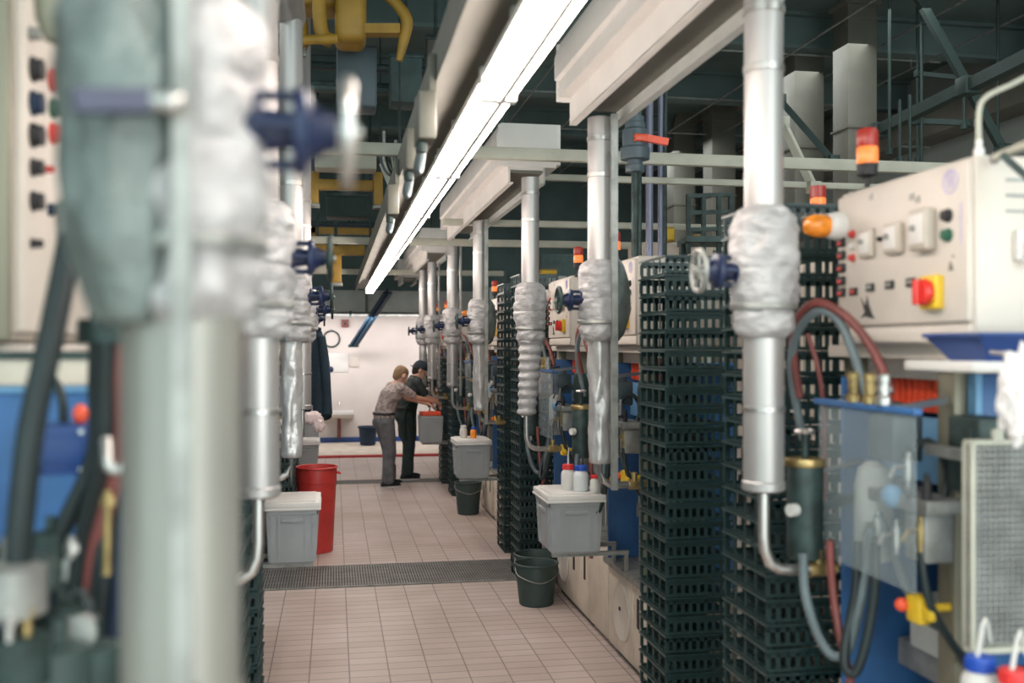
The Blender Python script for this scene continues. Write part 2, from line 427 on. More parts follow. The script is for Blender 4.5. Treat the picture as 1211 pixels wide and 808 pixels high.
# ------------------------------------------------------------------ overhead: trunking, lamps
t = thing('cable_trunking', 'long grey overhead trunking that carries the row of bright lamps', 'trunking', (.5, 8, 2.86))
m = MB(); m.box(.36, .62, -3.5, 17.4, 2.90, 3.0); m.box(.36, .385, -3.5, 17.4, 2.85, 2.90); m.box(.595, .62, -3.5, 17.4, 2.85, 2.90); m.build('channel', 'duct', t)
for y in (-2, 1.2, 4.4, 7.6, 10.8, 14, 17): MB().cyl((.49, y, 3.0), (.49, y, 5.5), .008, n=8).build('hanger_rod', 'dark_metal', t)
lamps = []
proto = thing('fluorescent_lamp', '', 'lamp', (0, 0, 0), 'lamps in the row above the aisle')
m = MB(); m.prism([(.0, .10), (.14, .10), (.14, .07), (.10, .03), (.10, .0), (.088, .0), (.078, .03), (.02, .05), (.0, .07)], 'y', .012, 1.468); m.build('housing', 'white_plastic', proto)
m = MB(); m.prism([(-.002, .068), (.0, .012), (.01, .002), (.066, .002), (.078, .014), (.078, .03), (.02, .05)], 'y', .02, 1.46); m.build('diffuser', 'tube', proto)
m = MB(); m.box(.073, .096, .02, 1.46, -.002, .03); m.build('shade_strip', 'gray_paint', proto)  # grey strip added as the shadow line between the diffusers
m = MB(); m.prism([(.090, .0), (.125, .0), (.142, .02), (.142, .069), (.10, .03)], 'y', .02, 1.46); m.build('diffuser', 'tube', proto)
for yy in (0, 1.46): MB().box(-.006, .146, yy, yy + .02, -.004, .104, .004).build('end_cap', 'white_plastic', proto)
for yy in (.3, 1.15): MB().box(.05, .09, yy, yy + .04, .10, .20).build('mount_bracket', 'gray_paint', proto)
for k in range(12):
    y = -2.77 + k * 1.49 + .02
    o = proto if k == 0 else copy_tree(proto)
    o.location = (.475, y, 2.70)
    o.scale = (.76, 1, 1)
    o['label'] = 'bright twin-tube lamp in the aisle row, %s counted from the back wall' % FIRST[11 - k]
# junction boxes on the trunking
for i, (px, py, d) in enumerate(((530, 105, 3.6), (505, 190, 4.2), (470, 240, 5.6))):
    q = W(px, py, d); x = .315
    t = thing('junction_box', 'small beige junction box on the lamp trunking, %s from the camera' % FIRST[i], 'junction box', (x, q.y, 2.62))
    bx_ = MB().box(x - .025, x + .04, q.y - .10, q.y + .10, 2.63, 2.80, .010); bx_.box(x + .02, x + .045, q.y - .03, q.y + .03, 2.78, 2.95, .003); bx_.build('box', 'duct', t)
    MB().tube([(x, q.y + .1, 2.63), (x - .01, q.y + .16, 2.57), (x + .02, q.y + .3, 2.60), (x + .06, q.y + .45, 2.86)], .012, 8, 5).build('cable', 'gray_rubber', t)
    MB().cyl((x - .01, q.y - .05, 2.59), (x - .01, q.y - .05, 2.625), .02).build('cable_gland', 'dark_metal', t)

# ------------------------------------------------------------------ exhaust hoods over the right row
def hood(y0, y1, label):
    t = thing('exhaust_hood', label, 'exhaust hood', (1.3, (y0 + y1) / 2, 3.03))
    # stepped side skin toward the aisle, open channel below
    m = MB()
    m.prism([(1.12, 3.16), (1.12, 3.24), (1.10, 3.25), (1.10, 3.36), (1.13, 3.44), (1.55, 3.44), (1.55, 3.16), (1.43, 3.16), (1.43, 3.12), (1.19, 3.12), (1.19, 3.16)], 'y', y0, y1)
    m.build('hood_body', 'hood_paint', t, 25)
    m = MB(); m.box(1.18, 1.195, y0, y1, 3.03, 3.16); m.box(1.18, 1.215, y0, y1, 3.025, 3.035); m.build('side_flange', 'hood_paint', t)
    m = MB(); m.box(1.425, 1.44, y0, y1, 3.03, 3.16); m.box(1.40, 1.44, y0, y1, 3.025, 3.035); m.build('side_flange', 'gray_paint', t)
    m = MB(); m.box(1.195, 1.425, y0 + .01, y1 - .01, 3.10, 3.121); m.build('inner_plate', 'duct', t)
    for yy in (y0, y1 - .012): MB().box(1.11, 1.52, yy - .006, yy + .018, 3.14, 3.43, .004).build('end_plate', 'hood_paint', t)
    n = max(2, int((y1 - y0) / 1.6))
    for k in range(n):
        y = y0 + (k + .5) * (y1 - y0) / n
        MB().cyl((1.32, y, 3.43), (1.32, y, 5.5), .012, n=8).build('hanger_rod', 'dark_metal', t)
hood(.6, 4.93, 'big white stepped exhaust hood overhead above the silver pipe with the dark handwheel')
hood(6.75, 10.5, 'white stepped exhaust hood overhead above the pipe with corrugated sleeve')
hood(12.9, 16.0, 'small distant white hood overhead near the dark capped worker')
hood(17.6, 18.7, 'farthest short white hood overhead in front of the white wall')

# transverse beams
def xbeam(d, y_px, th, x0, x1, label):
    z = H + (HZ - y_px) / F * d; y = (d - .8 * S) / C
    o = MB().box(x0, x1, y - .03, y + .03, z - th / 2, z + th / 2, .006).build('cross_beam', 'beam_cream')
    tag(o, label, 'beam')
xbeam(6.45, 180, .078, -4.5, 6.6, 'pale cross beam overhead that carries the grey valve with red handle')
xbeam(10.6, 286, .075, -4.5, 6.6, 'pale cross beam overhead just above the yellow frame, lower of two')
xbeam(9.2, 262, .06, 1.0, 6.6, 'thin pale cross beam above the white panels behind the silver pipes')
xbeam(7.7, 206, .05, 1.3, 6.6, 'thin pale cross beam just below the beam with the grey valve')
xbeam(15.2, 322, .08, -4.5, 2.6, 'pale cross beam overhead closest to the white back wall')

# ------------------------------------------------------------------ insulated steam pipes
def jacket_prof(r, z0, z1):
    L = z1 - z0
    k = [(0, .62), (.015, .70), (.05, .84), (.1, .90), (.16, .91), (.21, .87), (.24, .93), (.32, .98), (.4, 1.0), (.5, .99), (.52, .95), (.545, 1.0), (.64, 1.03), (.74, 1.0), (.84, 1.01), (.92, .92), (.97, .78), (.99, .66), (1, .57)]
    return [(r * b, z0 + a * L) for a, b in k]
def resample(prof, n):
    out = []
    for i in range(n + 1):
        f = i / n * (len(prof) - 1); k = min(int(f), len(prof) - 2); t = f - k
        out.append((prof[k][0] * (1 - t) + prof[k + 1][0] * t, prof[k][1] * (1 - t) + prof[k + 1][1] * t))
    return out
PM = {}
def steam_pipe(label, x, y, s, zt=3.035, pad=False, bar=False, lower='sleeve', rp=.059, rj=.105, wheel=True, seed=0, companion=False, wheel_mat='dark_metal'):
    """s = +1 right of the aisle (wheel points to -x)"""
    t = thing('steam_pipe', label, 'pipe', (x, y, 0))
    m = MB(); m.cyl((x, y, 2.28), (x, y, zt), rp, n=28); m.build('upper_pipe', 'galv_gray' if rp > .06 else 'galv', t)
    for zz in (2.75, 2.93):
        if zz < zt: MB().lathe([(rp + .0, zz - .012), (rp + .004, zz - .01), (rp + .004, zz + .01), (rp, zz + .012)], (x, y, 0)).build('pipe_band', 'steel', t)
    def wob(a, z, r):
        q = Vector((math.cos(a) * 1.6 + seed * 3.1, math.sin(a) * 1.6, z * 9))
        q2 = Vector((math.cos(a) * 2.4 + seed, math.sin(a) * 2.4, z * 40))
        q3 = Vector((math.cos(a) * 7 + seed, math.sin(a) * 7, z * 60))
        return .014 * noise.noise(q) + .009 * noise.noise(q2) + .003 * noise.noise(q3)
    MB().lathe(resample(jacket_prof(rj, 1.925, 2.33), 60), (x, y, 0), n=56, wob=wob).build('insulation_jacket', 'jacket', t, 80)
    MB().lathe([(rj * .93, 2.012), (rj * .96, 2.016), (rj * .96, 2.028), (rj * .93, 2.032)], (x, y, 0), n=40, wob=lambda a, z, r: .016 * noise.noise(Vector((math.cos(a) * 1.6 + seed * 3.1, math.sin(a) * 1.6, z * 9))) + .004).build('jacket_strap', 'steel_dull', t)
    if pad:
        m = MB()
        if s > 0: m.ell((x + s * .07, y + .0, 2.13), (.085, .1, .215), 22, .12, seed)
        else:
            def wp(a, z, r): return .012 * noise.noise(Vector((math.cos(a) * 1.8, math.sin(a) * 1.8 + seed, z * 8))) + .006 * noise.noise(Vector((math.cos(a) * 4, math.sin(a) * 4, z * 26)))
            m.lathe(resample([(.03, 1.925), (.042, 1.93), (.055, 1.97), (.068, 2.03), (.076, 2.1), (.078, 2.2), (.076, 2.26), (.066, 2.33), (.04, 2.36), (.0, 2.37)], 40), (x - .050, y - .045, 0), n=40, wob=wp)
        m.build('side_pad', 'jacket_pad', t, 80)
    if bar:
        bx, by = (x + .047 if s > 0 else x + .018), y - (.105 if s > 0 else .118)
        bw = .015 if s > 0 else .010
        m = MB(); m.box(bx - bw, bx + bw, by - .010, by + .002, 1.2, zt); m.box(bx - bw, bx - bw + .005, by + .002, by + .02, 1.2, zt)
        m.build('angle_bar', 'steel_dull', t)
        for zz in (1.5, 2.45, 2.85):
            MB().box(bx - .012, bx + .012, by, y - rp + .01, zz - .012, zz + .012).build('clip', 'steel_dull', t)
    # lower part
    if lower == 'sleeve':
        m = MB().lathe([(rp + .003, 1.95), (rp + .003, 1.49), (rp + .007, 1.485), (rp + .007, 1.462), (rp - .006, 1.455), (0.0, 1.458)], (x, y, 0), n=30)
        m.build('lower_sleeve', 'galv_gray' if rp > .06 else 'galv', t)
        if rp < .06: MB().lathe([(rp + .003, 1.70), (rp + .007, 1.702), (rp + .007, 1.716), (rp + .003, 1.718)], (x, y, 0), n=30).build('sleeve_band', 'steel', t)
        zb = 1.46
    elif lower == 'foil':
        def wf(a, z, r): return .012 * noise.noise(Vector((math.cos(a) * 1.3 + seed, math.sin(a) * 1.3, z * 7))) + .006 * noise.noise(Vector((math.cos(a) * 3, math.sin(a) * 3, z * 22 + seed)))
        MB().lathe([(.055 - .0 * i, 1.95 - .02 * i) for i in range(32)] + [(.045, 1.32), (0, 1.315)], (x, y, 0), n=36, wob=wf).build('lower_sleeve', 'foil', t, 60)
        zb = 1.32
    elif lower == 'corrugated':
        pr = []
        for i in range(60):
            z = 1.95 - i * .0085; rr = .078 - .018 * (i / 60) + .006 * math.sin(i * .9)
            pr.append((rr, z))
        vs = MB().lathe(pr + [(.03, 1.435)], (0, 0, 0), n=30)
        vs.v = [(x + a - .03 * s * max(0, (1.9 - c) / .5) ** 1.5, y + b, c) for a, b, c in vs.v]
        vs.build('lower_sleeve', 'jacket', t, 80); zb = 1.44
    xo = x - (.025 * s if lower == 'corrugated' else 0)
    # thin outlet pipe bending away from the aisle to a valve
    MB().tube([(xo, y, zb + .03), (xo, y, zb - .14), (xo + s * .004, y, 1.275), (xo + s * .02, y, 1.235), (xo + s * .05, y, 1.215), (xo + s * .09, y, 1.21), (xo + s * .16, y, 1.21)], .0175, 14).build('outlet_pipe', 'steel', t)
    v = MB(); v.cyl((xo + s * .15, y, 1.21), (xo + s * .215, y, 1.21), .026, n=6); v.cyl((xo + s * .18, y, 1.21), (xo + s * .18, y, 1.27), .016, n=12); v.cyl((xo + s * .205, y, 1.21), (xo + s * .24, y, 1.21), .018)
    v.build('outlet_valve', 'brass', t)
    if wheel:
        zc = 2.13 if s > 0 else 2.165; k = -s
        vb = MB()
        vb.lathe([(.046, 0), (.046, .012), (.028, .016), (.024, .05), (.034, .055), (.034, .066), (.016, .07), (.016, .10)], (0, 0, 0), 'x', 20)
        x0 = x + k * (rj - .015)
        vb.v = [(x0 + k * a, y + b, zc + c) for a, b, c in vb.v]
        valve = vb.build('valve_bonnet', 'blue_valve', t)
        yk = MB()
        for q in range(4):
            a = PI / 4 * 2 * q; cy, cz = .042 * math.sin(a), .042 * math.cos(a)
            yk.cyl((x0 - k * .01, y + cy, zc + cz), (x0 + k * .066, y + cy, zc + cz), .0075, n=10)
        yk.lathe([(.0, .052), (.052, .053), (.054, .058), (.054, .068), (.036, .074), (.026, .09), (.022, .105), (.016, .106)], (0, 0, 0), 'x', 22)
        n0 = 4 * 20
        yk.v = yk.v[:n0] + [(x0 + k * a, y + b, zc + c) for a, b, c in yk.v[n0:]]
        yk.build('yoke', 'blue_valve', valve)
        MB().cyl((x0 + k * .06, y, zc), (x0 + k * .135, y, zc), .009, n=10).build('stem', 'steel', valve)
        wx = x0 + k * .118
        wh = MB(); wh.torus((wx, y, zc), 'x', .062, .0085); wh.cyl((wx - .012, y, zc), (wx + .012, y, zc), .016)
        for q in range(5):
            a = 2 * PI * q / 5 + .3
            wh.cyl((wx, y, zc), (wx, y + .062 * math.cos(a), zc + .062 * math.sin(a)), .005, n=8)
        wh.build('handwheel', wheel_mat, t)
    if companion:
        MB().cyl((x + s * .10, y + .06, 1.35), (x + s * .10, y + .06, zt), .014, n=12).build('drain_line', 'galv', t)
        MB().box(x + s * .02, x + s * .11, y + .05, y + .07, 2.5, 2.52).build('clip', 'steel_dull', t)
    return t
RX = 1.3
def rpY(px): return Yd(1195.5 * RX / (px - 395), RX)
steam_pipe('thick silver steam pipe beside the control cabinet, one smooth bulging jacket and round handwheel', RX, rpY(903), 1, seed=1, wheel_mat='steel_dull')
steam_pipe('silver steam pipe with grey flat bar and crumpled foil sleeve by the bottles', RX, rpY(709), 1, seed=2, pad=True, bar=True, lower='foil', companion=False)
steam_pipe('silver steam pipe with ribbed sack-like lower sleeve behind the lidded box', RX, rpY(627), 1, seed=3, lower='corrugated', wheel=False)
steam_pipe('silver steam pipe with jacket and side bar rising behind the second grey box', RX, rpY(567), 1, seed=4, pad=True, bar=True, lower='foil')
steam_pipe('slim silver steam pipe over the green bucket beyond the second grey box', RX, rpY(535), 1, seed=5, companion=True)
steam_pipe('silver steam pipe standing over the workers, second from the back wall', RX, rpY(511), 1, seed=6, companion=True)
steam_pipe('silver steam pipe closest to the white back wall with black wheel toward it', RX, rpY(500), 1, seed=7, lower='foil')
LX = -.22
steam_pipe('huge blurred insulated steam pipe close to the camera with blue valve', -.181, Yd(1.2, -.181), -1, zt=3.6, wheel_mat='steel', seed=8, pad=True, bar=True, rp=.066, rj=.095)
steam_pipe('insulated steam pipe with long silver sleeve above the perforated black trays, opposite the control cabinet', LX, Yd(2.94, LX), -1, zt=3.6, seed=9)
steam_pipe('insulated steam pipe with wrinkled foil leg in front of the red bin', LX, Yd(5.2, LX), -1, zt=3.6, seed=10, lower='foil', pad=True, companion=True)
steam_pipe('insulated steam pipe beside the hanging dark coat', LX, Yd(7.05, LX), -1, zt=5.55, seed=11)
steam_pipe('insulated steam pipe beyond the hanging coat on the red bin side', LX - .08, Yd(9.6, LX), -1, zt=5.55, seed=12)
t = thing('overhead_main', 'long silver main pipe overhead joining the steam pipes on the red bin side', 'pipe', (-.25, 5, 3.6))
MB().cyl((-.25, -.5, 3.68), (-.25, 5.5, 3.68), .10, n=28).build('pipe', 'galv', t)
for y in (0, 2, 4):
    MB().lathe([(.10, y - .012), (.106, y - .01), (.106, y + .01), (.10, y + .012)], (-.25, 0, 3.68), 'y').build('pipe_band', 'steel', t)
    MB().cyl((-.25, y + .5, 3.77), (-.25, y + .5, 5.5), .01, n=8).build('hanger_rod', 'dark_metal', t)
# blue clamp on the first pipe
q0 = W(86, 120, 1.02); q1 = W(176, 120, 1.06)
t = thing('pipe_clamp', 'blurred dark blue clamp bar with bright bolt across the huge insulated pipe', 'clamp', tuple(q0))
MB().bar(q0, q1, .026, .024).build('clamp_bar', 'blue_valve', t); MB().tube([q1, W(200, 120, 1.06)], .012, 12).build('bolt', 'steel', t)
MB().ell(W(203, 121, 1.06), .014, 12).build('nut', 'steel', t)

# ------------------------------------------------------------------ stacked trays
def tray_mesh():
    m = MB(); X, Y, Z = .15, .19, .0856      # half sizes and pitch
    for (x0, x1, y0, y1) in ((-X, X, -Y, -Y + .006), (-X, X, Y - .006, Y), (-X, -X + .006, -Y, Y), (X - .006, X, -Y, Y)):
        lg = abs(y1 - y0) > .1
        m.box(x0, x1, y0, y1, .0, .006 if lg else .014)
        m.box(x0, x1, y0, y1, .074 if lg else .066, Z - .004)
    for (x0, x1, y0, y1) in ((-X - .008, X + .008, -Y - .008, -Y), (-X - .008, X + .008, Y, Y + .008), (-X - .008, -X, -Y, Y), (X, X + .008, -Y, Y)):
        m.box(x0, x1, y0, y1, Z - .012, Z - .003)
    for y0 in (-Y, Y - .005): m.box(-X, X, y0, y0 + .005, .052, .068)
    for k in range(9):
        x = -X + .004 + k * (2 * X - .008) / 8
        for y0 in (-Y, Y - .005): m.box(x - .008, x + .008, y0, y0 + .005, .014, .066)
    for k in range(5):
        y = -Y + .006 + k * (2 * Y - .012) / 4
        for x0 in (-X, X - .005): m.box(x0, x0 + .005, y - .005, y + .005, .010, .072)
    for k in range(1, 10):
        x = -X + k * 2 * X / 10; m.box(x - .007, x + .007, -Y, Y, .0, .006)
    for k in range(1, 12):
        y = -Y + k * 2 * Y / 12; m.box(-X, X, y - .007, y + .007, .0, .005)
    return m
tray0 = tray_mesh().build('slotted_tray', 'tray_black')
tray0.location = (0, 0, 0)
first_tray = [True]
def stack(x0, y0, n, where, group, lean=0.0):
    rnd = random.Random(int(y0 * 100))
    for k in range(n):
        o = tray0 if first_tray[0] else tray0.copy()
        if not first_tray[0]: COL.objects.link(o)
        first_tray[0] = False
        o.location = (x0 + .16 + rnd.uniform(-.002, .002) + lean * k / n, y0 + .20 + rnd.uniform(-.004, .004), k * .0856 + .003)
        o.rotation_euler = (0, 0, rnd.uniform(-.006, .006))
        i = n - 1 - k
        lab = ('black slotted tray, topmost of the %s' if i == 0 else 'black slotted tray, ' + ORD[i] + ' down in the %s') % where
        tag(o, lab, 'tray', group)
SX = 1.46
stack(SX, Yd(3.42, SX) , 28, 'tall stack against the control cabinet', 'trays against the cabinet')
stack(SX, Yd(4.46, SX) , 27, 'tall stack between bottles box and cabinet', 'trays between box and cabinet')
stack(SX - .005, Yd(7.96, SX) , 29, 'stack directly behind the ribbed pipe sleeve', 'trays behind ribbed sleeve')
stack(SX + .07, Yd(9.12, SX) , 29, 'stack just beyond the ribbed sleeve stack', 'trays beyond ribbed sleeve stack')
stack(SX, Yd(12.6, SX) , 23, 'stack beside the box the workers use', 'trays beside workers box')
stack(SX, Yd(13.75, SX) , 20, 'last stack before the back wall', 'trays before the back wall')
LS = -.34 - .32
stack(LS, Yd(3.72, LS), 14, 'short stack under the long silver sleeve', 'trays under silver sleeve')
stack(LS, Yd(4.52, LS), 14, 'short stack behind the silver sleeve', 'trays behind silver sleeve')
stack(LS, 9.0, 12, 'short stack behind the red bin', 'trays behind red bin')
stack(LS, 9.85, 12, 'low stack beside the hanging coat', 'trays beside the coat')
# ------------------------------------------------------------------ machines
def mp(m, T): m.v = [T(*v) for v in m.v]; return m
def mk(s, xf, dy): return lambda x, y, z: (xf + s * (x - 1.7), y + dy, z)
YC = 2.295    # near edge of the first control cabinet
def control_cabinet(label, s=1, xf=1.7, dy=0.0, ztop=2.392, group='control cabinets', light=(1.66, 2.90), far=False):
    T = mk(s, xf, dy)
    t = thing('control_cabinet', label, 'control cabinet', T(1.9, YC + .34, 1.89), group)
    B = lambda m, n, mt, p=t: mp(m, T).build(n, mt, p)
    y0, y1, z0 = YC, YC + .69, 1.905
    m = MB(); m.box(1.615, 2.25, y0, y1, z0, ztop, .012); B(m, 'body', 'cream')
    m = MB(); m.box(1.600, 1.617, y0 + .012, y1 - .008, z0 + .06, ztop - .015, .006); door = B(m, 'door', 'cream')
    m = MB(); m.box(1.606, 1.617, y0 + .012, y1 - .008, z0 + .008, z0 + .052, .004); B(m, 'lower_cover', 'cream')
    m = MB()
    for z in (2.325, 2.285, 2.245): m.box(1.70, 2.1, y0 - .003, y0 + .004, z, z + .008)
    B(m, 'cooling_slots', 'steel_dull')
    m = MB(); m.box(1.72, 1.76, y0 - .02, y0 + .004, 2.12, 2.2, .006); m.box(1.735, 1.745, y0 - .035, y0 - .018, 2.10, 2.17, .003); B(m, 'latch', 'white_plastic')
    # three instrument housings
    for (px, py, wy, hz, dp) in ((1028, 288, .075, .088, .018), (1061, 282, .085, .09, .025), (1097, 272, .088, .115, .035)):
        p = on_x(px, py, 1.6)
        m = MB(); m.box(1.6 - dp, 1.602, p.y - wy / 2, p.y + wy / 2, p.z - hz / 2, p.z + hz / 2, .010, 3)
        g = B(m, 'instrument_housing', 'ivory')
        m = MB(); m.box(1.6 - dp - .003, 1.6 - dp + .001, p.y - wy * .36, p.y + wy * .36, p.z - hz * .34, p.z + hz * .36, .004); B(m, 'dial_window', 'lid_white', g)
        m = MB(); m.cyl((1.6 - dp - .012, p.y + .008, p.z + .005), (1.6 - dp, p.y + .008, p.z + .005), .008, n=12); B(m, 'dial_knob', 'steel_dull', g)
    p = on_x(1043, 283, 1.6); m = MB(); m.cyl((1.585, p.y, p.z), (1.602, p.y, p.z), .007, n=12); B(m, 'toggle', 'print_black')
    # push buttons
    for (py, mt) in ((255, 'print_black'), (278, 'green_plastic')):
        p = on_x(1122, py, 1.6); m = MB(); m.lathe([(.018, 0), (.018, .006), (.0145, .008), (.0145, .018), (0, .020)], (0, 0, 0), 'x', 20)
        m.v = [(1.6 - a, p.y + b, p.z + c) for a, b, c in m.v]; B(m, 'push_button', mt)
    p = on_x(1128, 266, 1.6); m = MB(); m.box(1.5985, 1.601, p.y - .033, p.y - .029, p.z - .055, p.z + .055); B(m, 'guide_line', 'print_purple')
    for (py, mt) in ((277, 'print_red'), (292, 'white_plastic'), (305, 'print_red')):
        p = on_x(1009, py, 1.6); m = MB(); m.lathe([(.013, 0), (.013, .004), (.009, .006), (.009, .014), (0, .018)], (0, 0, 0), 'x', 16)
        m.v = [(1.6 - a, p.y + b, p.z + c) for a, b, c in m.v]; B(m, 'indicator', mt)
    for py in (287, 302, 317, 332, 346):
        p = on_x(996, py, 1.6); m = MB(); m.box(1.590, 1.601, p.y - .021, p.y + .021, p.z - .014, p.z + .014, .003); k = B(m, 'rocker_switch', 'print_black')
        m = MB(); m.box(1.587, 1.592, p.y - .010, p.y + .012, p.z - .009, p.z + .002, .002); B(m, 'rocker', 'print_red', k)
    for (px, py) in ((1010, 345), (1030, 340), (1053, 337), (1078, 334)):
        p = on_x(px, py, 1.6); m = MB(); m.box(1.593, 1.601, p.y - .021, p.y + .021, p.z - .012, p.z + .012, .002); k = B(m, 'selector', 'print_black')
        m = MB(); m.box(1.590, 1.594, p.y - .012, p.y + .012, p.z - .006, p.z + .006, .001); B(m, 'selector_face', 'print_red' if px == 1010 else 'steel_dull', k)
    # dark bird-like mark, a round pale stamp, a small warning print
    p = on_x(1026, 365, 1.6)
    poly = [(-.040, .045), (-.012, .010), (-.002, .050), (.010, .012), (.030, -.026), (.046, -.040), (.014, -.036), (-.012, -.030), (-.044, -.036), (-.016, -.014)]
    m = MB(); m.prism([(p.y - a * .95, p.z + b * .8) for a, b in poly], 'x', 1.5985, 1.601); B(m, 'bird_mark', 'print_black')
    p = on_x(1124, 215, 1.6); m = MB(); m.torus((1.5995, p.y, p.z), 'x', .030, .0025, 26, 6); m.box(1.5985, 1.601, p.y - .012, p.y - .005, p.z - .018, p.z + .016); m.box(1.5985, 1.601, p.y + .005, p.y + .012, p.z - .018, p.z + .016); m.torus((1.5995, p.y, p.z + .012), 'x', .013, .002, 16, 6)
    B(m, 'round_stamp', 'print_purple')
    p = on_x(1125, 312, 1.6); m = MB(); m.prism([(p.y - .012, p.z - .018), (p.y + .012, p.z - .018), (p.y + .003, p.z + .008)], 'x', 1.5985, 1.601); m.box(1.5985, 1.601, p.y - .014, p.y - .004, p.z + .016, p.z + .022); B(m, 'warning_print', 'olive')
    for (px, py) in ((1030, 233), (1078, 233), (1085, 236)):
        p = on_x(px, py, 1.6); m = MB(); m.box(1.5985, 1.601, p.y - .012, p.y - .004, p.z - .01, p.z + .01); m.box(1.5985, 1.601, p.y + .004, p.y + .008, p.z - .01, p.z + .008); B(m, 'panel_print', 'steel_dull')
    # main switch
    p = on_x(1106, 346, 1.6); m = MB(); m.box(1.575, 1.602, p.y - .040, p.y + .040, p.z - .046, p.z + .046, .006); sw = B(m, 'main_switch', 'yellow_plastic')
    m = MB(); m.lathe([(.034, 0), (.036, .004), (.036, .016), (.030, .024), (0, .026)], (0, 0, 0), 'x', 26); m.v = [(1.575 - a, p.y + b, p.z + c) for a, b, c in m.v]
    m.box(1.535, 1.552, p.y - .009, p.y + .009, p.z - .034, p.z + .034, .004); B(m, 'switch_knob', 'red_plastic', sw)
    # orange beacon lying toward the aisle
    yb, zb = YC + .655, 2.285
    m = MB(); m.lathe([(.045, 0), (.046, .02), (.040, .045), (.034, .05)], (0, 0, 0), 'x', 22); m.v = [(1.60 - a, yb + b, zb + c) for a, b, c in m.v]; bc = B(m, 'beacon_base', 'white_plastic')
    m = MB(); m.lathe([(.032, .05), (.037, .06), (.036, .10), (.026, .122), (.010, .13), (0, .131)], (0, 0, 0), 'x', 22); m.v = [(1.60 - a, yb + b, zb + c) for a, b, c in m.v]; B(m, 'beacon_lens', 'orange_lens', bc)
    # stack light
    if light:
        lx, ly = light; z = ztop - .01
        m = MB(); m.lathe([(.026, z), (.026, z + .014), (.009, z + .02), (.009, z + .05), (.02, z + .055), (.031, z + .06), (.033, z + .095)], (lx, ly, 0)); sl = B(m, 'stack_light', 'print_black')
        m = MB(); m.lathe([(.031, z + .095), (.033, z + .10), (.033, z + .145), (.031, z + .148)], (lx, ly, 0)); B(m, 'orange_lens', 'lens_lit_orange', sl)
        m = MB(); m.lathe([(.031, z + .148), (.033, z + .152), (.033, z + .195), (.028, z + .205), (0, z + .207)], (lx, ly, 0)); B(m, 'red_lens', 'lens_lit_red', sl)
    # cable gland and pale cable on the roof
    if not far:
        m = MB(); p = W(1155, 184, 2.62); m.lathe([(.014, ztop - .004), (.014, ztop + .03), (.009, ztop + .034), (.009, ztop + .055)], (1.68, YC + .08, 0), n=14); B(m, 'cable_gland', 'white_plastic')
        m = MB(); m.tube([(1.68, YC + .08, ztop + .05), (1.68, YC + .08, ztop + .13), (1.70, YC + .075, ztop + .17), (1.78, YC + .06, ztop + .21), (1.95, YC + .05, ztop + .30), (2.2, YC + .05, ztop + .38)], .0075, 8, 5); B(m, 'cable', 'beam_cream')
    return t

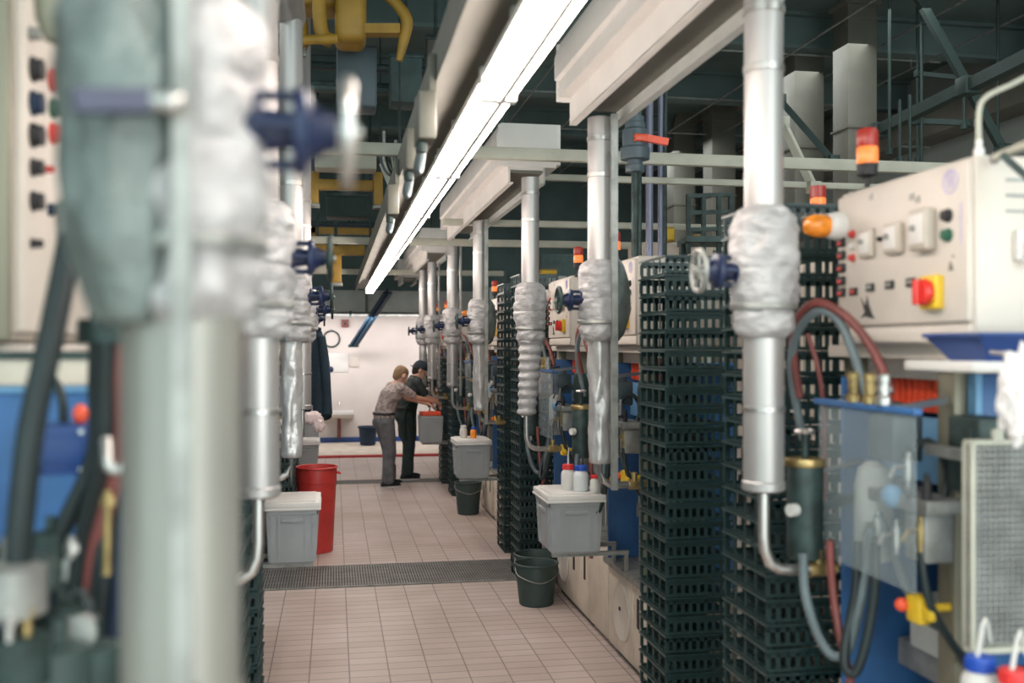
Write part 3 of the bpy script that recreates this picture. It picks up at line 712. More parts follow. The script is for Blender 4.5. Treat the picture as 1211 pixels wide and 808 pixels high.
def machine(label, s=1, xf=1.7, dy=0.0, back_x=2.1, group='moulding machines'):
    T = mk(s, xf, dy)
    t = thing('moulding_machine', label, 'machine', T(2.0, YC + .35, 0), group)
    B = lambda m, n, mt, p=t: mp(m, T).build(n, mt, p)
    ya, yb = YC - .16, YC + .88
    m = MB(); m.box(1.74, 2.6, ya + .03, yb - .03, 0, .06); B(m, 'plinth', 'dark_metal')
    m = MB(); m.box(1.70, 2.62, ya, yb, .05, .545, .008); m.box(1.694, 1.702, ya + .01, ya + .50, .07, .53, .004); m.box(1.694, 1.702, ya + .515, yb - .01, .07, .53, .004); B(m, 'base', 'cream_dirty')
    yc = YC + .57
    m = MB(); m.lathe([(.17, 0), (.172, .008), (.160, .012), (.150, .006), (.03, .008), (0, .008)], (0, 0, 0), 'x', 40); m.v = [(1.694 - a, yc + b, .31 + c) for a, b, c in m.v]; rc = B(m, 'round_cover', 'cream')
    m = MB(); m.cyl((1.68, yc + .02, .33), (1.69, yc + .02, .33), .012, n=12); B(m, 'cover_latch', 'print_black', rc)
    for yy in (YC + .25, YC - .06):
        m = MB(); m.box(1.690, 1.70, yy - .022, yy + .022, .30, .47, .003); B(m, 'grip_slot', 'print_black')
    m = MB(); m.prism([(1.66, .555), (1.66, .585), (1.72, .60), (2.62, .60), (2.62, .548), (1.70, .548)], 'y', ya, yb); B(m, 'drip_ledge', 'steel_dull')
    for yy in (YC + .245, yb - .10):
        m = MB(); m.box(1.72, 1.79, yy, yy + .08, .60, 1.90, .004); m.box(1.717, 1.721, yy + .03, yy + .05, 1.1, 1.12); B(m, 'frame_post', 'olive')
    for yy in (ya + .0, yb - .08):
        m = MB(); m.box(2.5, 2.58, yy, yy + .08, .60, 1.90, .004); B(m, 'frame_post', 'olive')
    m = MB(); m.box(1.66, 2.5, yb - .125, yb - .105, .60, 1.80, .004); B(m, 'end_plate', 'blue_paint')
    m = MB(); m.box(1.68, 1.78, YC + .08, YC + .22, 1.50, 1.71, .01); m.box(1.672, 1.682, YC + .10, YC + .20, 1.53, 1.68, .004); B(m, 'solenoid_block', 'dark_metal')
    m = MB(); m.box(1.60, 1.70, YC + .36, YC + .50, 1.56, 1.70, .012); m.lathe([(.03, 1.70), (.03, 1.73), (.012, 1.735)], (1.65, YC + .43, 0), n=14); B(m, 'relay_box', 'pvc')
    m = MB(); m.box(back_x, back_x + .03, ya + .02, yb - .02, .60, 1.80, .004); B(m, 'back_plate', 'blue_paint')
    m = MB(); m.box(1.66, 2.3, YC + .02, yb - .02, 1.865, 1.905, .004); B(m, 'cabinet_shelf', 'cream')
    m = MB(); m.box(1.76, 1.78, YC + .30, yb - .1, 1.80, 1.865, .003); B(m, 'cross_rail', 'cream')
    m = MB(); m.box(1.80, 1.83, YC + .33, yb - .1, 1.48, 1.68, .004); B(m, 'side_plate', 'blue_light')
    # orange-red ribbed housing
    m = MB(); m.box(1.80, 1.93, YC + .45, YC + .70, 1.695, 1.83, .01)
    for k in range(6): m.box(1.792, 1.802, YC + .47 + k * .036, YC + .485 + k * .036, 1.705, 1.82, .003)
    m.box(1.795, 1.81, YC + .70, YC + .72, 1.70, 1.86, .004)
    B(m, 'motor_housing', 'orange_red')
    # press: two columns, platens, cylinder
    for yy in (YC + .32, YC + .62):
        m = MB(); m.cyl((1.95, yy, .60), (1.95, yy, 1.70), .026, n=18); B(m, 'press_column', 'steel')
    m = MB(); m.box(1.82, 2.08, YC + .22, YC + .70, .86, .95, .01); B(m, 'press_platen', 'steel_dull')
    m = MB(); m.box(1.82, 2.08, YC + .22, YC + .70, 1.30, 1.40, .01); B(m, 'press_platen', 'dark_metal')
    m = MB(); m.box(1.80, 1.99, YC + .33, YC + .60, .95, 1.12, .012); m.box(1.795, 1.80, YC + .36, YC + .57, .97, 1.10, .004); B(m, 'mould', 'gray_paint')
    m = MB(); m.lathe([(.06, 1.40), (.06, 1.62), (.075, 1.625), (.075, 1.66), (.03, 1.67), (.03, 1.78)], (1.95, YC + .47, 0)); B(m, 'press_cylinder', 'dark_metal')
    # pump block behind the guard
    m = MB(); m.lathe([(.05, 1.25), (.055, 1.27), (.055, 1.48), (.045, 1.53), (.02, 1.55)], (1.62, YC + .50, 0)); B(m, 'filter_bowl', 'gray_paint')
    m = MB(); m.box(1.58, 1.70, YC + .16, YC + .55, 1.44, 1.48, .006); m.box(1.60, 1.69, YC + .2, YC + .30, 1.30, 1.44, .008); B(m, 'valve_block', 'steel_dull')
    m = MB(); m.ell((1.58, YC + .33, 1.47), (.03, .035, .035), 14); B(m, 'adjusting_knob', 'blue_light')
    for (yy, zz, c) in ((.22, 1.38, 'brass'), (.34, 1.35, 'steel'), (.44, 1.36, 'steel'), (.28, 1.55, 'steel'), (.19, 1.5, 'print_black')):
        m = MB(); m.cyl((1.60, YC + yy, zz - .03), (1.60, YC + yy, zz + .03), .013, n=6); m.cyl((1.60, YC + yy, zz - .05), (1.60, YC + yy, zz + .05), .008, n=10); m.tube([(1.60, YC + yy, zz + .01), (1.56, YC + yy, zz + .01), (1.55, YC + yy + .01, zz - .02)], .008, 8)
        B(m, 'hose_fitting', c)
    m = MB(); m.tube([(1.60, YC + .30, 1.58), (1.66, YC + .28, 1.63), (1.71, YC + .26, 1.55), (1.66, YC + .22, 1.44)], .012, 8, 5); B(m, 'small_hose', 'black_rubber')
    m = MB(); m.tube([(1.60, YC + .44, 1.40), (1.64, YC + .42, 1.28), (1.70, YC + .40, 1.12), (1.80, YC + .42, 1.05)], .013, 8, 5); B(m, 'small_hose', 'gray_rubber')
    m = MB(); m.tube([(1.60, YC + .22, 1.33), (1.62, YC + .20, 1.18), (1.74, YC + .22, 1.02), (1.84, YC + .24, .98)], .012, 8, 5); B(m, 'small_hose', 'black_rubber')
    # clear guard with blue top rail
    g0, g1 = YC + .09, YC + .61
    m = MB(); m.box(1.498, 1.504, g0, g1, 1.25, 1.73); gd = B(m, 'clear_guard', 'guard_clear')
    m = MB(); m.box(1.488, 1.512, g0 - .02, g1 + .02, 1.72, 1.738, .004); B(m, 'top_rail', 'blue_paint', gd)
    for yy in (g0 + .10, g1 - .12):
        m = MB(); m.bar((1.51, yy, 1.73), (1.74, YC + .28 if yy < YC + .3 else yb - .06, 1.75), .018); B(m, 'guard_arm', 'steel', gd)
    for yy in (g0 + .15, g0 + .22, g0 + .31):
        m = MB(); m.lathe([(.022, 1.738), (.022, 1.758), (.016, 1.764), (.016, 1.80), (.02, 1.802), (.02, 1.82), (.011, 1.826)], (1.50, yy, 0), n=14); m.box(1.485, 1.52, yy - .012, yy + .012, 1.772, 1.79, .003)
        B(m, 'hose_coupling', 'brass' if yy > g0 + .2 else 'steel')
    # big looping hoses
    hp = [W(946, 470, 3.22), W(938, 420, 3.2), W(942, 380, 3.15), W(965, 358, 3.05), W(1000, 374, 2.95), W(1033, 415, 2.88), W(1054, 466, 2.83)]
    m = MB(); m.tube(hp, .0135, 10, 6); B(m, 'loop_hose', 'red_rubber')
    hp = [W(950, 520, 3.24), W(936, 440, 3.22), W(944, 392, 3.15), W(968, 368, 3.05), W(992, 380, 2.98), W(1010, 420, 2.93), W(1024, 466, 2.90)]
    m = MB(); m.tube(hp, .0135, 10, 6); B(m, 'loop_hose', 'gray_rubber')
    hp = [W(955, 395, 3.16), W(966, 430, 3.14), W(973, 470, 3.14), W(975, 520, 3.15), W(975, 600, 3.15)]
    m = MB(); m.tube(hp, .008, 8, 5); B(m, 'loop_hose', 'red_rubber')
    # lower hoses sagging below the guard
    m = MB(); m.tube([W(950, 655, 3.04), W(952, 700, 3.02), W(966, 748, 3.0), W(984, 775, 2.98), W(1002, 770, 2.96), W(1014, 730, 2.95), W(1024, 680, 2.95), W(1030, 625, 2.95)], .0145, 10, 6); B(m, 'lower_hose', 'gray_rubber')
    m = MB(); m.tube([W(981, 640, 3.02), W(984, 690, 3.02), W(990, 735, 3.0), W(1000, 780, 2.95), W(1006, 800, 2.95), W(1000, 830, 2.95), W(990, 900, 2.95)], .012, 10, 6); B(m, 'lower_hose', 'red_rubber')
    m = MB(); m.tube([W(1036, 640, 2.9), W(1034, 700, 2.9), W(1024, 760, 2.9), W(1012, 795, 2.9), W(1000, 790, 2.92), W(1000, 760, 2.95), W(1012, 700, 2.98), W(1014, 640, 3.0)], .0145, 10, 6); B(m, 'lower_hose', 'black_rubber')
    # manifold: dark cylinder, brass spindle with small wheel
    p = W(952, 600, 3.12)
    m = MB(); m.lathe([(.05, p.z - .16), (.055, p.z - .155), (.055, p.z + .13), (.05, p.z + .14), (.012, p.z + .145), (.012, p.z + .23)], (p.x, p.y, 0)); mf = B(m, 'manifold', 'dark_metal')
    m = MB(); m.lathe([(.06, p.z + .13), (.062, p.z + .134), (.062, p.z + .150), (.06, p.z + .154)], (p.x, p.y, 0)); m.cyl((p.x, p.y, p.z + .15), (p.x, p.y, p.z + .235), .011, n=10); B(m, 'flange', 'brass', mf)
    m = MB(); m.torus((p.x, p.y, p.z + .238), 'z', .026, .007, 18, 6); m.cyl((p.x - .024, p.y, p.z + .238), (p.x + .024, p.y, p.z + .238), .005, n=8); B(m, 'spindle_wheel', 'steel', mf)
    m = MB(); m.cyl((p.x - .05, p.y - .04, p.z + .0), (p.x - .075, p.y - .05, p.z), .02, n=14); B(m, 'gauge', 'bottle', mf)
    m = MB(); m.cyl((p.x, p.y, p.z - .20), (p.x, p.y, p.z - .13), .012, n=10); m.cyl((p.x + .035, p.y, p.z + .11), (p.x + .21, p.y + .01, p.z + .14), .007, n=8); B(m, 'pipe_stub', 'steel', mf)
    m = MB(); m.bar((p.x + .04, p.y, p.z), (1.74, YC + .80, p.z), .03, .03); B(m, 'manifold_arm', 'dark_metal', mf)
    # levers and valve in the base front
    m = MB(); m.box(1.60, 1.645, YC + .23, YC + .30, 1.12, 1.20, .012); m.box(1.61, 1.635, YC + .19, YC + .235, 1.14, 1.18, .01); m.tube([(1.62, YC + .26, 1.16), (1.72, YC + .27, 1.16), (1.75, YC + .27, 1.16)], .012, 10); yv = B(m, 'ball_valve', 'yellow_plastic')
    m = MB(); m.ell((1.592, YC + .30, 1.165), .02, 12); B(m, 'valve_knob', 'orange_red', yv)
    return t

MLAB = ['white moulding machine with clear guard beside the cabinet with the bird mark', 'white moulding machine with round covers behind the lidded box with bottles, closer half',
        'white moulding machine above the two green buckets, farther half', 'moulding machine standing behind the second grey box',
        'moulding machine with slotted white base above the single green bucket', 'moulding machine where the two workers reach in', 'last moulding machine before the white back wall']
CLAB = ['cream control cabinet with orange beacon and black bird mark beside the black trays', 'control cabinet behind the silver pipe with foil sleeve and flat bar',
        'control cabinet with orange beacon behind the small round blue valve', 'control cabinet beyond the tray stack with ribbed sleeve in front', 'control cabinet above the second grey box',
        'control cabinet over the workers box', 'last control cabinet before the white back wall']
DY = [0, 2.87, 4.40, 7.4, 8.6, 11.95, 13.15]
m0 = machine(MLAB[0]); c0 = control_cabinet(CLAB[0]); c1 = None
for k in range(1, 7):
    o = copy_tree(m0); o.location.y += DY[k]; o['label'] = MLAB[k]
    if c1 is None: c = c1 = control_cabinet(CLAB[k], dy=DY[k], far=True); d1 = DY[k]
    else: c = copy_tree(c1); c.location.y += DY[k] - d1; c['label'] = CLAB[k]
    if k == 2:
        for q in c.children:
            if q.name.startswith('stack_light'): q.location.y -= .62
# red-bin side: mirrored
LM = ['blurred machine behind the huge insulated pipe close to the camera', 'machine with cream base on the red bin side behind the short tray stacks', 'machine beside the red bin', 'machine beyond the hanging coat on the red bin side', 'farthest machine on the red bin side']
ml0 = machine(LM[0], -1, -.66, -.10, back_x=1.86, group='moulding machines by the red bin')
for k, dy in enumerate((2.9, 4.0, 7.4, 8.8)):
    o = copy_tree(ml0); o.location.y += dy; o['label'] = LM[k + 1]
LC = ['blurred cream control cabinet at the picture edge with red and green buttons', 'control cabinet behind the long silver sleeve on the red bin side', 'control cabinet behind the hanging coat', 'control cabinet beyond the coat on the red bin side', 'farthest control cabinet on the red bin side']
cl1 = control_cabinet(LC[1], -1, -.62 , 2.75, group='control cabinets by the red bin', light=None, far=True)
for k, dy in enumerate((1.15, 4.5, 5.9)):
    o = copy_tree(cl1); o.location.y += dy; o['label'] = LC[k + 2]

# tall cabinet near the camera on the red-bin side
t = thing('control_cabinet', LC[0], 'control cabinet', (-.9, 2.4, 1.86), 'control cabinets by the red bin')
X0 = -.62
MB().box(X0 - .02, X0 - .7, 2.14, 3.2, 1.912, 2.80, .015).build('body', 'cream', t)
MB().box(X0, X0 - .022, 2.16, 3.18, 1.93, 2.78, .006).build('door', 'cream', t)
MB().box(X0 - .015, X0 - .68, 2.118, 2.142, 1.914, 2.78, .004).build('side_shade', 'olive', t)  # darker sheet paints the shadow on the side facing the camera
for (px, py, c, rr) in ((38, 82, 'print_black', .022), (38, 122, 'navy', .022), (38, 160, 'print_black', .022), (38, 198, 'print_black', .016), (38, 238, 'print_black', .018), (60, 95, 'red_plastic', .022), (61, 128, 'green_plastic', .018), (61, 158, 'red_plastic', .02), (58, 248, 'navy', .012), (50, 200, 'print_red', .008), (35, 40, 'steel_dull', .012), (37, 288, 'print_black', .009), (68, 258, 'print_red', .010)):
    q = on_x(px, py, X0)
    m = MB(); m.lathe([(rr * 1.2, 0), (rr * 1.2, .006), (rr, .008), (rr, .022), (0, .025)], (0, 0, 0), 'x', 20); m.v = [(X0 + a, q.y + b, q.z + c2) for a, b, c2 in m.v]; m.build('push_button', c, t)
q = W(68, 18, 1.75)
t = thing('round_lamp_cover', 'blurred grey-green rounded lamp cover at the top beside the huge pipe', 'lamp cover', tuple(q))
m = MB(); m.lathe([(.0, -.055), (.022, -.045), (.036, -.01), (.040, .05), (.040, .16), (.03, .17)], tuple(q)); m.build('cover', 'olive', t); MB().cyl((q.x, q.y, q.z + .16), (q.x, q.y, q.z + .9), .012).build('stem', 'steel_dull', t)
# thick hose, blue boxes and valve clutter by the huge pipe
t = thing('thick_hose', 'thick dark hose curving down at the blurred picture edge', 'hose', tuple(W(20, 700, 1.5)))
MB().tube([W(90, 250, 1.62), W(78, 310, 1.6), W(60, 400, 1.56), W(38, 500, 1.52), W(26, 600, 1.5), W(20, 680, 1.5), W(18, 780, 1.5), W(18, 900, 1.5)], .020, 14, 6).build('hose', 'black_rubber', t)
MB().lathe([(.028, -.03), (.028, .03)], tuple(W(88, 262, 1.62))).build('hose_clip', 'steel_dull', t)
t = thing('hose_bundle', 'dark bundle of hoses hanging beside the huge insulated pipe', 'hose bundle', tuple(W(120, 640, 1.7)))
for k, (a, b, c) in enumerate(((126, 120, 100), (136, 138, 118), (118, 112, 70), (145, 150, 150), (130, 128, 128))):
    MB().tube([W(a, 370, 1.62 + .02 * k), W((a + b) / 2, 450, 1.64 + .02 * k), W(b, 540, 1.66 + .02 * k), W(c - 4, 650, 1.7), W(c - 14, 760, 1.72), W(c - 14, 900, 1.72)], .016 if k < 4 else .02, 10, 6).build('hose', ['black_rubber', 'red_rubber', 'black_rubber', 'navy', 'black_rubber'][k], t)
MB().lathe([(.05, -.02), (.052, 0), (.05, .02)], tuple(W(130, 392, 1.66)), n=16).build('bundle_clamp', 'dark_metal', t)
def front_box(px0, px1, py0, py1, d, dep, mt, nm, label, cat, extra=None):
    a = W(px0, py0, d); b = W(px1, py1, d)
    t = thing(nm, label, cat, ((a.x + b.x) / 2, a.y, b.z))
    y = min(a.y, b.y)
    MB().box(a.x, b.x, y, y + dep, b.z, a.z, .008).build('housing', mt, t)
    if extra: extra(t, a, b, y)
    return t
def exb(t, a, b, y):
    MB().box(a.x + .01, b.x - .01, y - .006, y + .002, b.z + .02, a.z - .02, .003).build('front_plate', 'blue_dark', t)
    for u in (.1, .9):
        for v in (.12, .88): MB().cyl((a.x + (b.x - a.x) * u, y - .010, b.z + (a.z - b.z) * v), (a.x + (b.x - a.x) * u, y - .004, b.z + (a.z - b.z) * v), .005, n=8).build('screw', 'steel', t)
front_box(40, 104, 503, 562, 1.85, .10, 'blue_dark', 'pump_housing', 'blurred dark blue housing between the thick hose and the hose bundle', 'pump housing', exb)
front_box(-30, 120, 458, 640, 2.05, .03, 'blue_paint', 'blue_screen', 'blurred bright blue panel behind the thick hose', 'panel', lambda t, a, b, y: MB().box(a.x, b.x, y - .012, y + .03, a.z - .01, a.z + .01, .003).build('top_edge', 'blue_light', t))
front_box(-30, 120, 418, 456, 2.02, .06, 'cream_dirty', 'cabinet_ledge', 'blurred cream ledge below the cabinet at the picture edge', 'ledge', lambda t, a, b, y: MB().box(a.x, b.x, y - .01, y, a.z - .012, a.z + .004, .003).build('lip', 'dark_metal', t))
t = thing('red_knob', 'small blurred orange-red knob on the blue panel', 'knob', tuple(W(95, 490, 1.9)))
q = W(95, 490, 1.9); m = MB(); m.ell(q, (.014, .014, .020), 14); m.build('knob', 'orange_red', t); MB().cyl(q, q + Vector((0, .14, 0)), .006).build('stem', 'steel', t)
t = thing('small_cable', 'thin dark cable arching over the blue panel', 'cable', tuple(W(70, 500, 1.9)))
MB().tube([W(48, 440, 1.93), W(62, 448, 1.93), W(73, 470, 1.92), W(75, 500, 1.92), W(74, 520, 1.91)], .009, 10, 5).build('cable', 'black_rubber', t); MB().ell(W(48, 440, 1.93), .012, 10).build('plug', 'dark_metal', t)
# valve cluster low
t = thing('valve_cluster', 'blurred cluster of dark valves and fittings low beside the huge pipe', 'valve cluster', tuple(W(60, 780, 1.6)))
rnd = random.Random(5)
for (px, py, d, r, mt) in ((14, 690, 1.5, .05, 'steel_dull'), (44, 680, 1.55, .035, 'bucket_green'), (70, 730, 1.6, .04, 'dark_metal'), (95, 745, 1.6, .03, 'steel_dull'), (20, 770, 1.5, .05, 'dark_metal'), (110, 780, 1.6, .045, 'dark_metal'), (60, 640, 1.7, .03, 'dark_metal'), (66, 785, 1.55, .05, 'bucket_green')):
    q = W(px, py, d); m = MB(); m.lathe([(r * .6, -r), (r, -r * .9), (r, r * .5), (r * .7, r * .6), (r * .3, r * .7), (r * .3, r * 1.4)], tuple(q), rnd.choice('xyz'), 16); m.build('valve_body', mt, t)
for (px, py, py2, d, mt) in ((33, 710, 770, 1.48, 'brass'), (128, 580, 680, 1.62, 'brass'), (85, 635, 660, 1.6, 'steel'), (12, 720, 800, 1.46, 'steel')):
    m = MB(); m.cyl(W(px, py, d), W(px - 2, py2, d), .007, n=10); m.cyl(W(px, py + 8, d), W(px, py + 18, d), .012, n=6); m.build('pipe_stub', mt, t)
MB().tube([W(126, 520, 1.62), W(127, 545, 1.6), W(134, 556, 1.6), W(148, 553, 1.6)], .010, 10, 5).build('bent_pipe', 'steel', t)
MB().tube([W(20, 700, 1.55), W(50, 740, 1.58), W(90, 700, 1.62), W(110, 760, 1.6), W(112, 900, 1.6)], .012, 10, 6).build('hose', 'black_rubber', t)
MB().tube([W(44, 690, 1.56), W(60, 760, 1.6), W(66, 900, 1.6)], .014, 10, 6).build('hose', 'navy', t)
MB().ell(W(78, 752, 1.58), (.02, .012, .008), 12).build('tag_plate', 'bottle', t)

# tall cream electrical cabinets behind the tray stacks
for k, (y0, y1, lab) in enumerate(((3.35, 4.85, 'tall pale electrical cabinet seen through the trays by the control cabinet'), (7.64, 9.4, 'tall pale electrical cabinet behind the tray stack of the ribbed sleeve'), (12.1, 13.9, 'tall pale electrical cabinet behind the trays near the workers'))):
    t = thing('electrical_cabinet', lab, 'cabinet', (2.3, (y0 + y1) / 2, 0), 'electrical cabinets behind the trays')
    MB().box(2.06, 2.6, y0, y1, .08, 2.28, .01).build('body', 'cream', t); MB().box(2.1, 2.56, y0 + .02, y1 - .02, 0, .08).build('plinth', 'dark_metal', t)
    ym = (y0 + y1) / 2
    for (a, b) in ((y0 + .01, ym - .005), (ym + .005, y1 - .01)):
        d = MB().box(2.04, 2.062, a, b, .10, 2.26, .005).build('door', 'cream', t)
        MB().box(2.02, 2.042, b - .09, b - .06, 1.05, 1.25, .005).build('handle', 'print_black', d)
    for (px, py) in ((855, 232),) if k == 0 else ((648, 318),) if k == 1 else ():
        d = 4.31 if k == 0 else 7.86; q = W(px, py, d)
        m = MB(); m.lathe([(.03, 2.28), (.03, 2.30), (.009, 2.31), (.009, q.z - .10), (.03, q.z - .095), (.033, q.z - .055)], (max(q.x, 2.1), q.y, 0)); sl = m.build('stack_light', 'print_black', t)
        X = max(q.x, 2.1)
        MB().lathe([(.031, q.z - .055), (.034, q.z - .05), (.034, q.z), (.031, q.z + .003)], (X, q.y, 0)).build('orange_lens', 'lens_lit_orange', sl)
        MB().lathe([(.031, q.z + .003), (.034, q.z + .006), (.034, q.z + .055), (.0, q.z + .06)], (X, q.y, 0)).build('red_lens', 'lens_lit_red', sl)

# ------------------------------------------------------------------ things around the near machine
# wire mesh cage
t = thing('mesh_guard', 'pale framed fine wire mesh guard beside the olive post', 'mesh guard', (1.85, 2.28, 1.25))
a = W(1150, 524, 2.55); x0, x1, y0, y1, z0, z1 = a.x, a.x + .34, a.y, a.y + .03, 1.12, a.z
m = MB()
for (x, y) in ((x0, y0), (x1, y0), (x0, y1), (x1, y1)): m.box(x - .006, x + .006, y - .006, y + .006, z0, z1, .002)
for z in (z0, z1):
    m.box(x0, x1, y0 - .006, y0 + .006, z - .006, z + .006); m.box(x0, x1, y1 - .006, y1 + .006, z - .006, z + .006)
    m.box(x0 - .006, x0 + .006, y0, y1, z - .006, z + .006); m.box(x1 - .006, x1 + .006, y0, y1, z - .006, z + .006)
m.build('frame', 'beam_cream', t)
m = MB(); n = 21
for k in range(1, n): x = x0 + (x1 - x0) * k / n; m.box(x - .0021, x + .0021, y0 - .0021, y0 + .0021, z0, z1); m.box(x - .0021, x + .0021, y1 - .0021, y1 + .0021, z0, z1)
nz = int((z1 - z0) / .0165)
for k in range(1, nz):
    z = z0 + (z1 - z0) * k / nz
    for y in (y0, y1): m.box(x0, x1, y - .0021, y + .0021, z - .0021, z + .0021)
    m.box(x0 - .0021, x0 + .0021, y0, y1, z - .0021, z + .0021)
for k in range(1, 2):
    y = y0 + (y1 - y0) * k / 2; m.box(x0 - .0021, x0 + .0021, y - .0021, y + .0021, z0, z1)
m.build('mesh', 'steel_dull', t)
MB().box(x0 + .055, x0 + .085, y0 - .01, y0 + .006, z1, z1 + .035, .004).build('hook', 'beam_cream', t)
MB().box(x0, x1, y0, y1, z0 - .012, z0 - .004).build('bottom_tray', 'steel_dull', t)
MB().bar((x0 + .03, y0 + .03, z1 - .04), (x0 + .03, 2.54, z1 - .04), .03).build('bracket', 'steel_dull', t)
# shelf, blue tray, blue side panel and white cloth at the picture edge
a = W(1143, 434, 2.50)
t = thing('white_shelf', 'white flat shelf under the cabinet end, dark blue tray on it', 'shelf', (a.x + .25, a.y, a.z - .02))
MB().box(a.x, a.x + .55, a.y - .02, a.y + .28, a.z - .014, a.z + .014, .006).build('board', 'white_plastic', t)
b = W(1160, 426, 2.44)
t = thing('blue_tray', 'dark blue plastic tray on the white shelf below the control cabinet', 'tray', (b.x + .15, b.y, b.z))
m = MB(); zt = W(1160, 396, 2.44).z; X, Y = b.x, b.y
zb = a.z + .014
o4 = [(X, Y + .0), (X + .36, Y), (X + .36, Y + .24), (X, Y + .24)]; i4 = [(X + .03, Y + .03), (X + .33, Y + .03), (X + .33, Y + .21), (X + .03, Y + .21)]
vs = [(x + (.018 if k in (0, 3) else -.018), y + (.015 if k in (0, 1) else -.015), zb) for k, (x, y) in enumerate(i4)] + [(x, y, zt) for x, y in o4] + [(x + (.008 if k in (0, 3) else -.008), y + (.008 if k in (0, 1) else -.008), zt) for k, (x, y) in enumerate(o4)] + [(x + (.022 if k in (0, 3) else -.022), y + (.02 if k in (0, 1) else -.02), zb + .006) for k, (x, y) in enumerate(i4)]
fs = [(0, 1, 2, 3)]
for r in range(3): fs += [(r * 4 + k, r * 4 + (k + 1) % 4, r * 4 + 4 + (k + 1) % 4, r * 4 + 4 + k) for k in range(4)]
fs.append((12, 13, 14, 15)); m.add(vs, fs); m.build('tray_body', 'blue_dark', t)
m = MB(); m.tube([(o4[k][0], o4[k][1], zt) for k in (0, 1, 2, 3, 0)], .006, 8); m.build('rim', 'blue_dark', t)
a = W(1156, 442, 2.78); b = W(1215, 530, 2.78)
t = thing('side_panel', 'upright blue side panel behind the white cloth', 'panel', ((a.x + b.x) / 2, a.y, b.z))
MB().box(a.x, a.x + .45, a.y, a.y + .03, 1.0, a.z, .005).build('panel', 'blue_paint', t); MB().box(a.x - .012, a.x + .01, a.y - .01, a.y + .03, 1.0, a.z, .003).build('edge_strip', 'blue_light', t)
t = thing('white_cloth', 'fluffy white cloth hanging at the picture edge below the white shelf', 'cloth', tuple(W(1200, 510, 2.3)))
m = MB(); q = W(1203, 468, 2.30)
m.ell(q, (.045, .03, .085), 30, .55, 3.3); m.ell(q + Vector((.03, 0, .02)), (.05, .035, .09), 30, .5, 8.1); m.build('folds', 'cloth_white', t, 180)
m = MB(); m.ell(q + Vector((-.024, -.005, .005)), (.022, .018, .035), 20, .6, 1.3); m.ell(q + Vector((-.006, -.005, -.06)), (.022, .018, .045), 20, .6, 5.3); m.build('loose_corner', 'cloth_white', t, 180)
MB().cyl(q + Vector((.02, .01, .09)), q + Vector((.02, .12, .10)), .006).build('hook', 'steel', t)
# pale support arm at the top corner
t = thing('support_arm', 'pale metal arm rising above the cabinet at the picture corner', 'arm', tuple(W(1185, 195, 2.4)))
MB().bar(W(1176, 187, 2.52), W(1240, 160, 2.30), .02, .016).build('arm', 'beam_cream', t)
MB().bar(W(1185, 183, 2.46), W(1240, 232, 2.40), .018).build('brace', 'dark_metal', t); MB().ell(W(1176, 188, 2.52), .014, 12).build('joint', 'steel_dull', t)

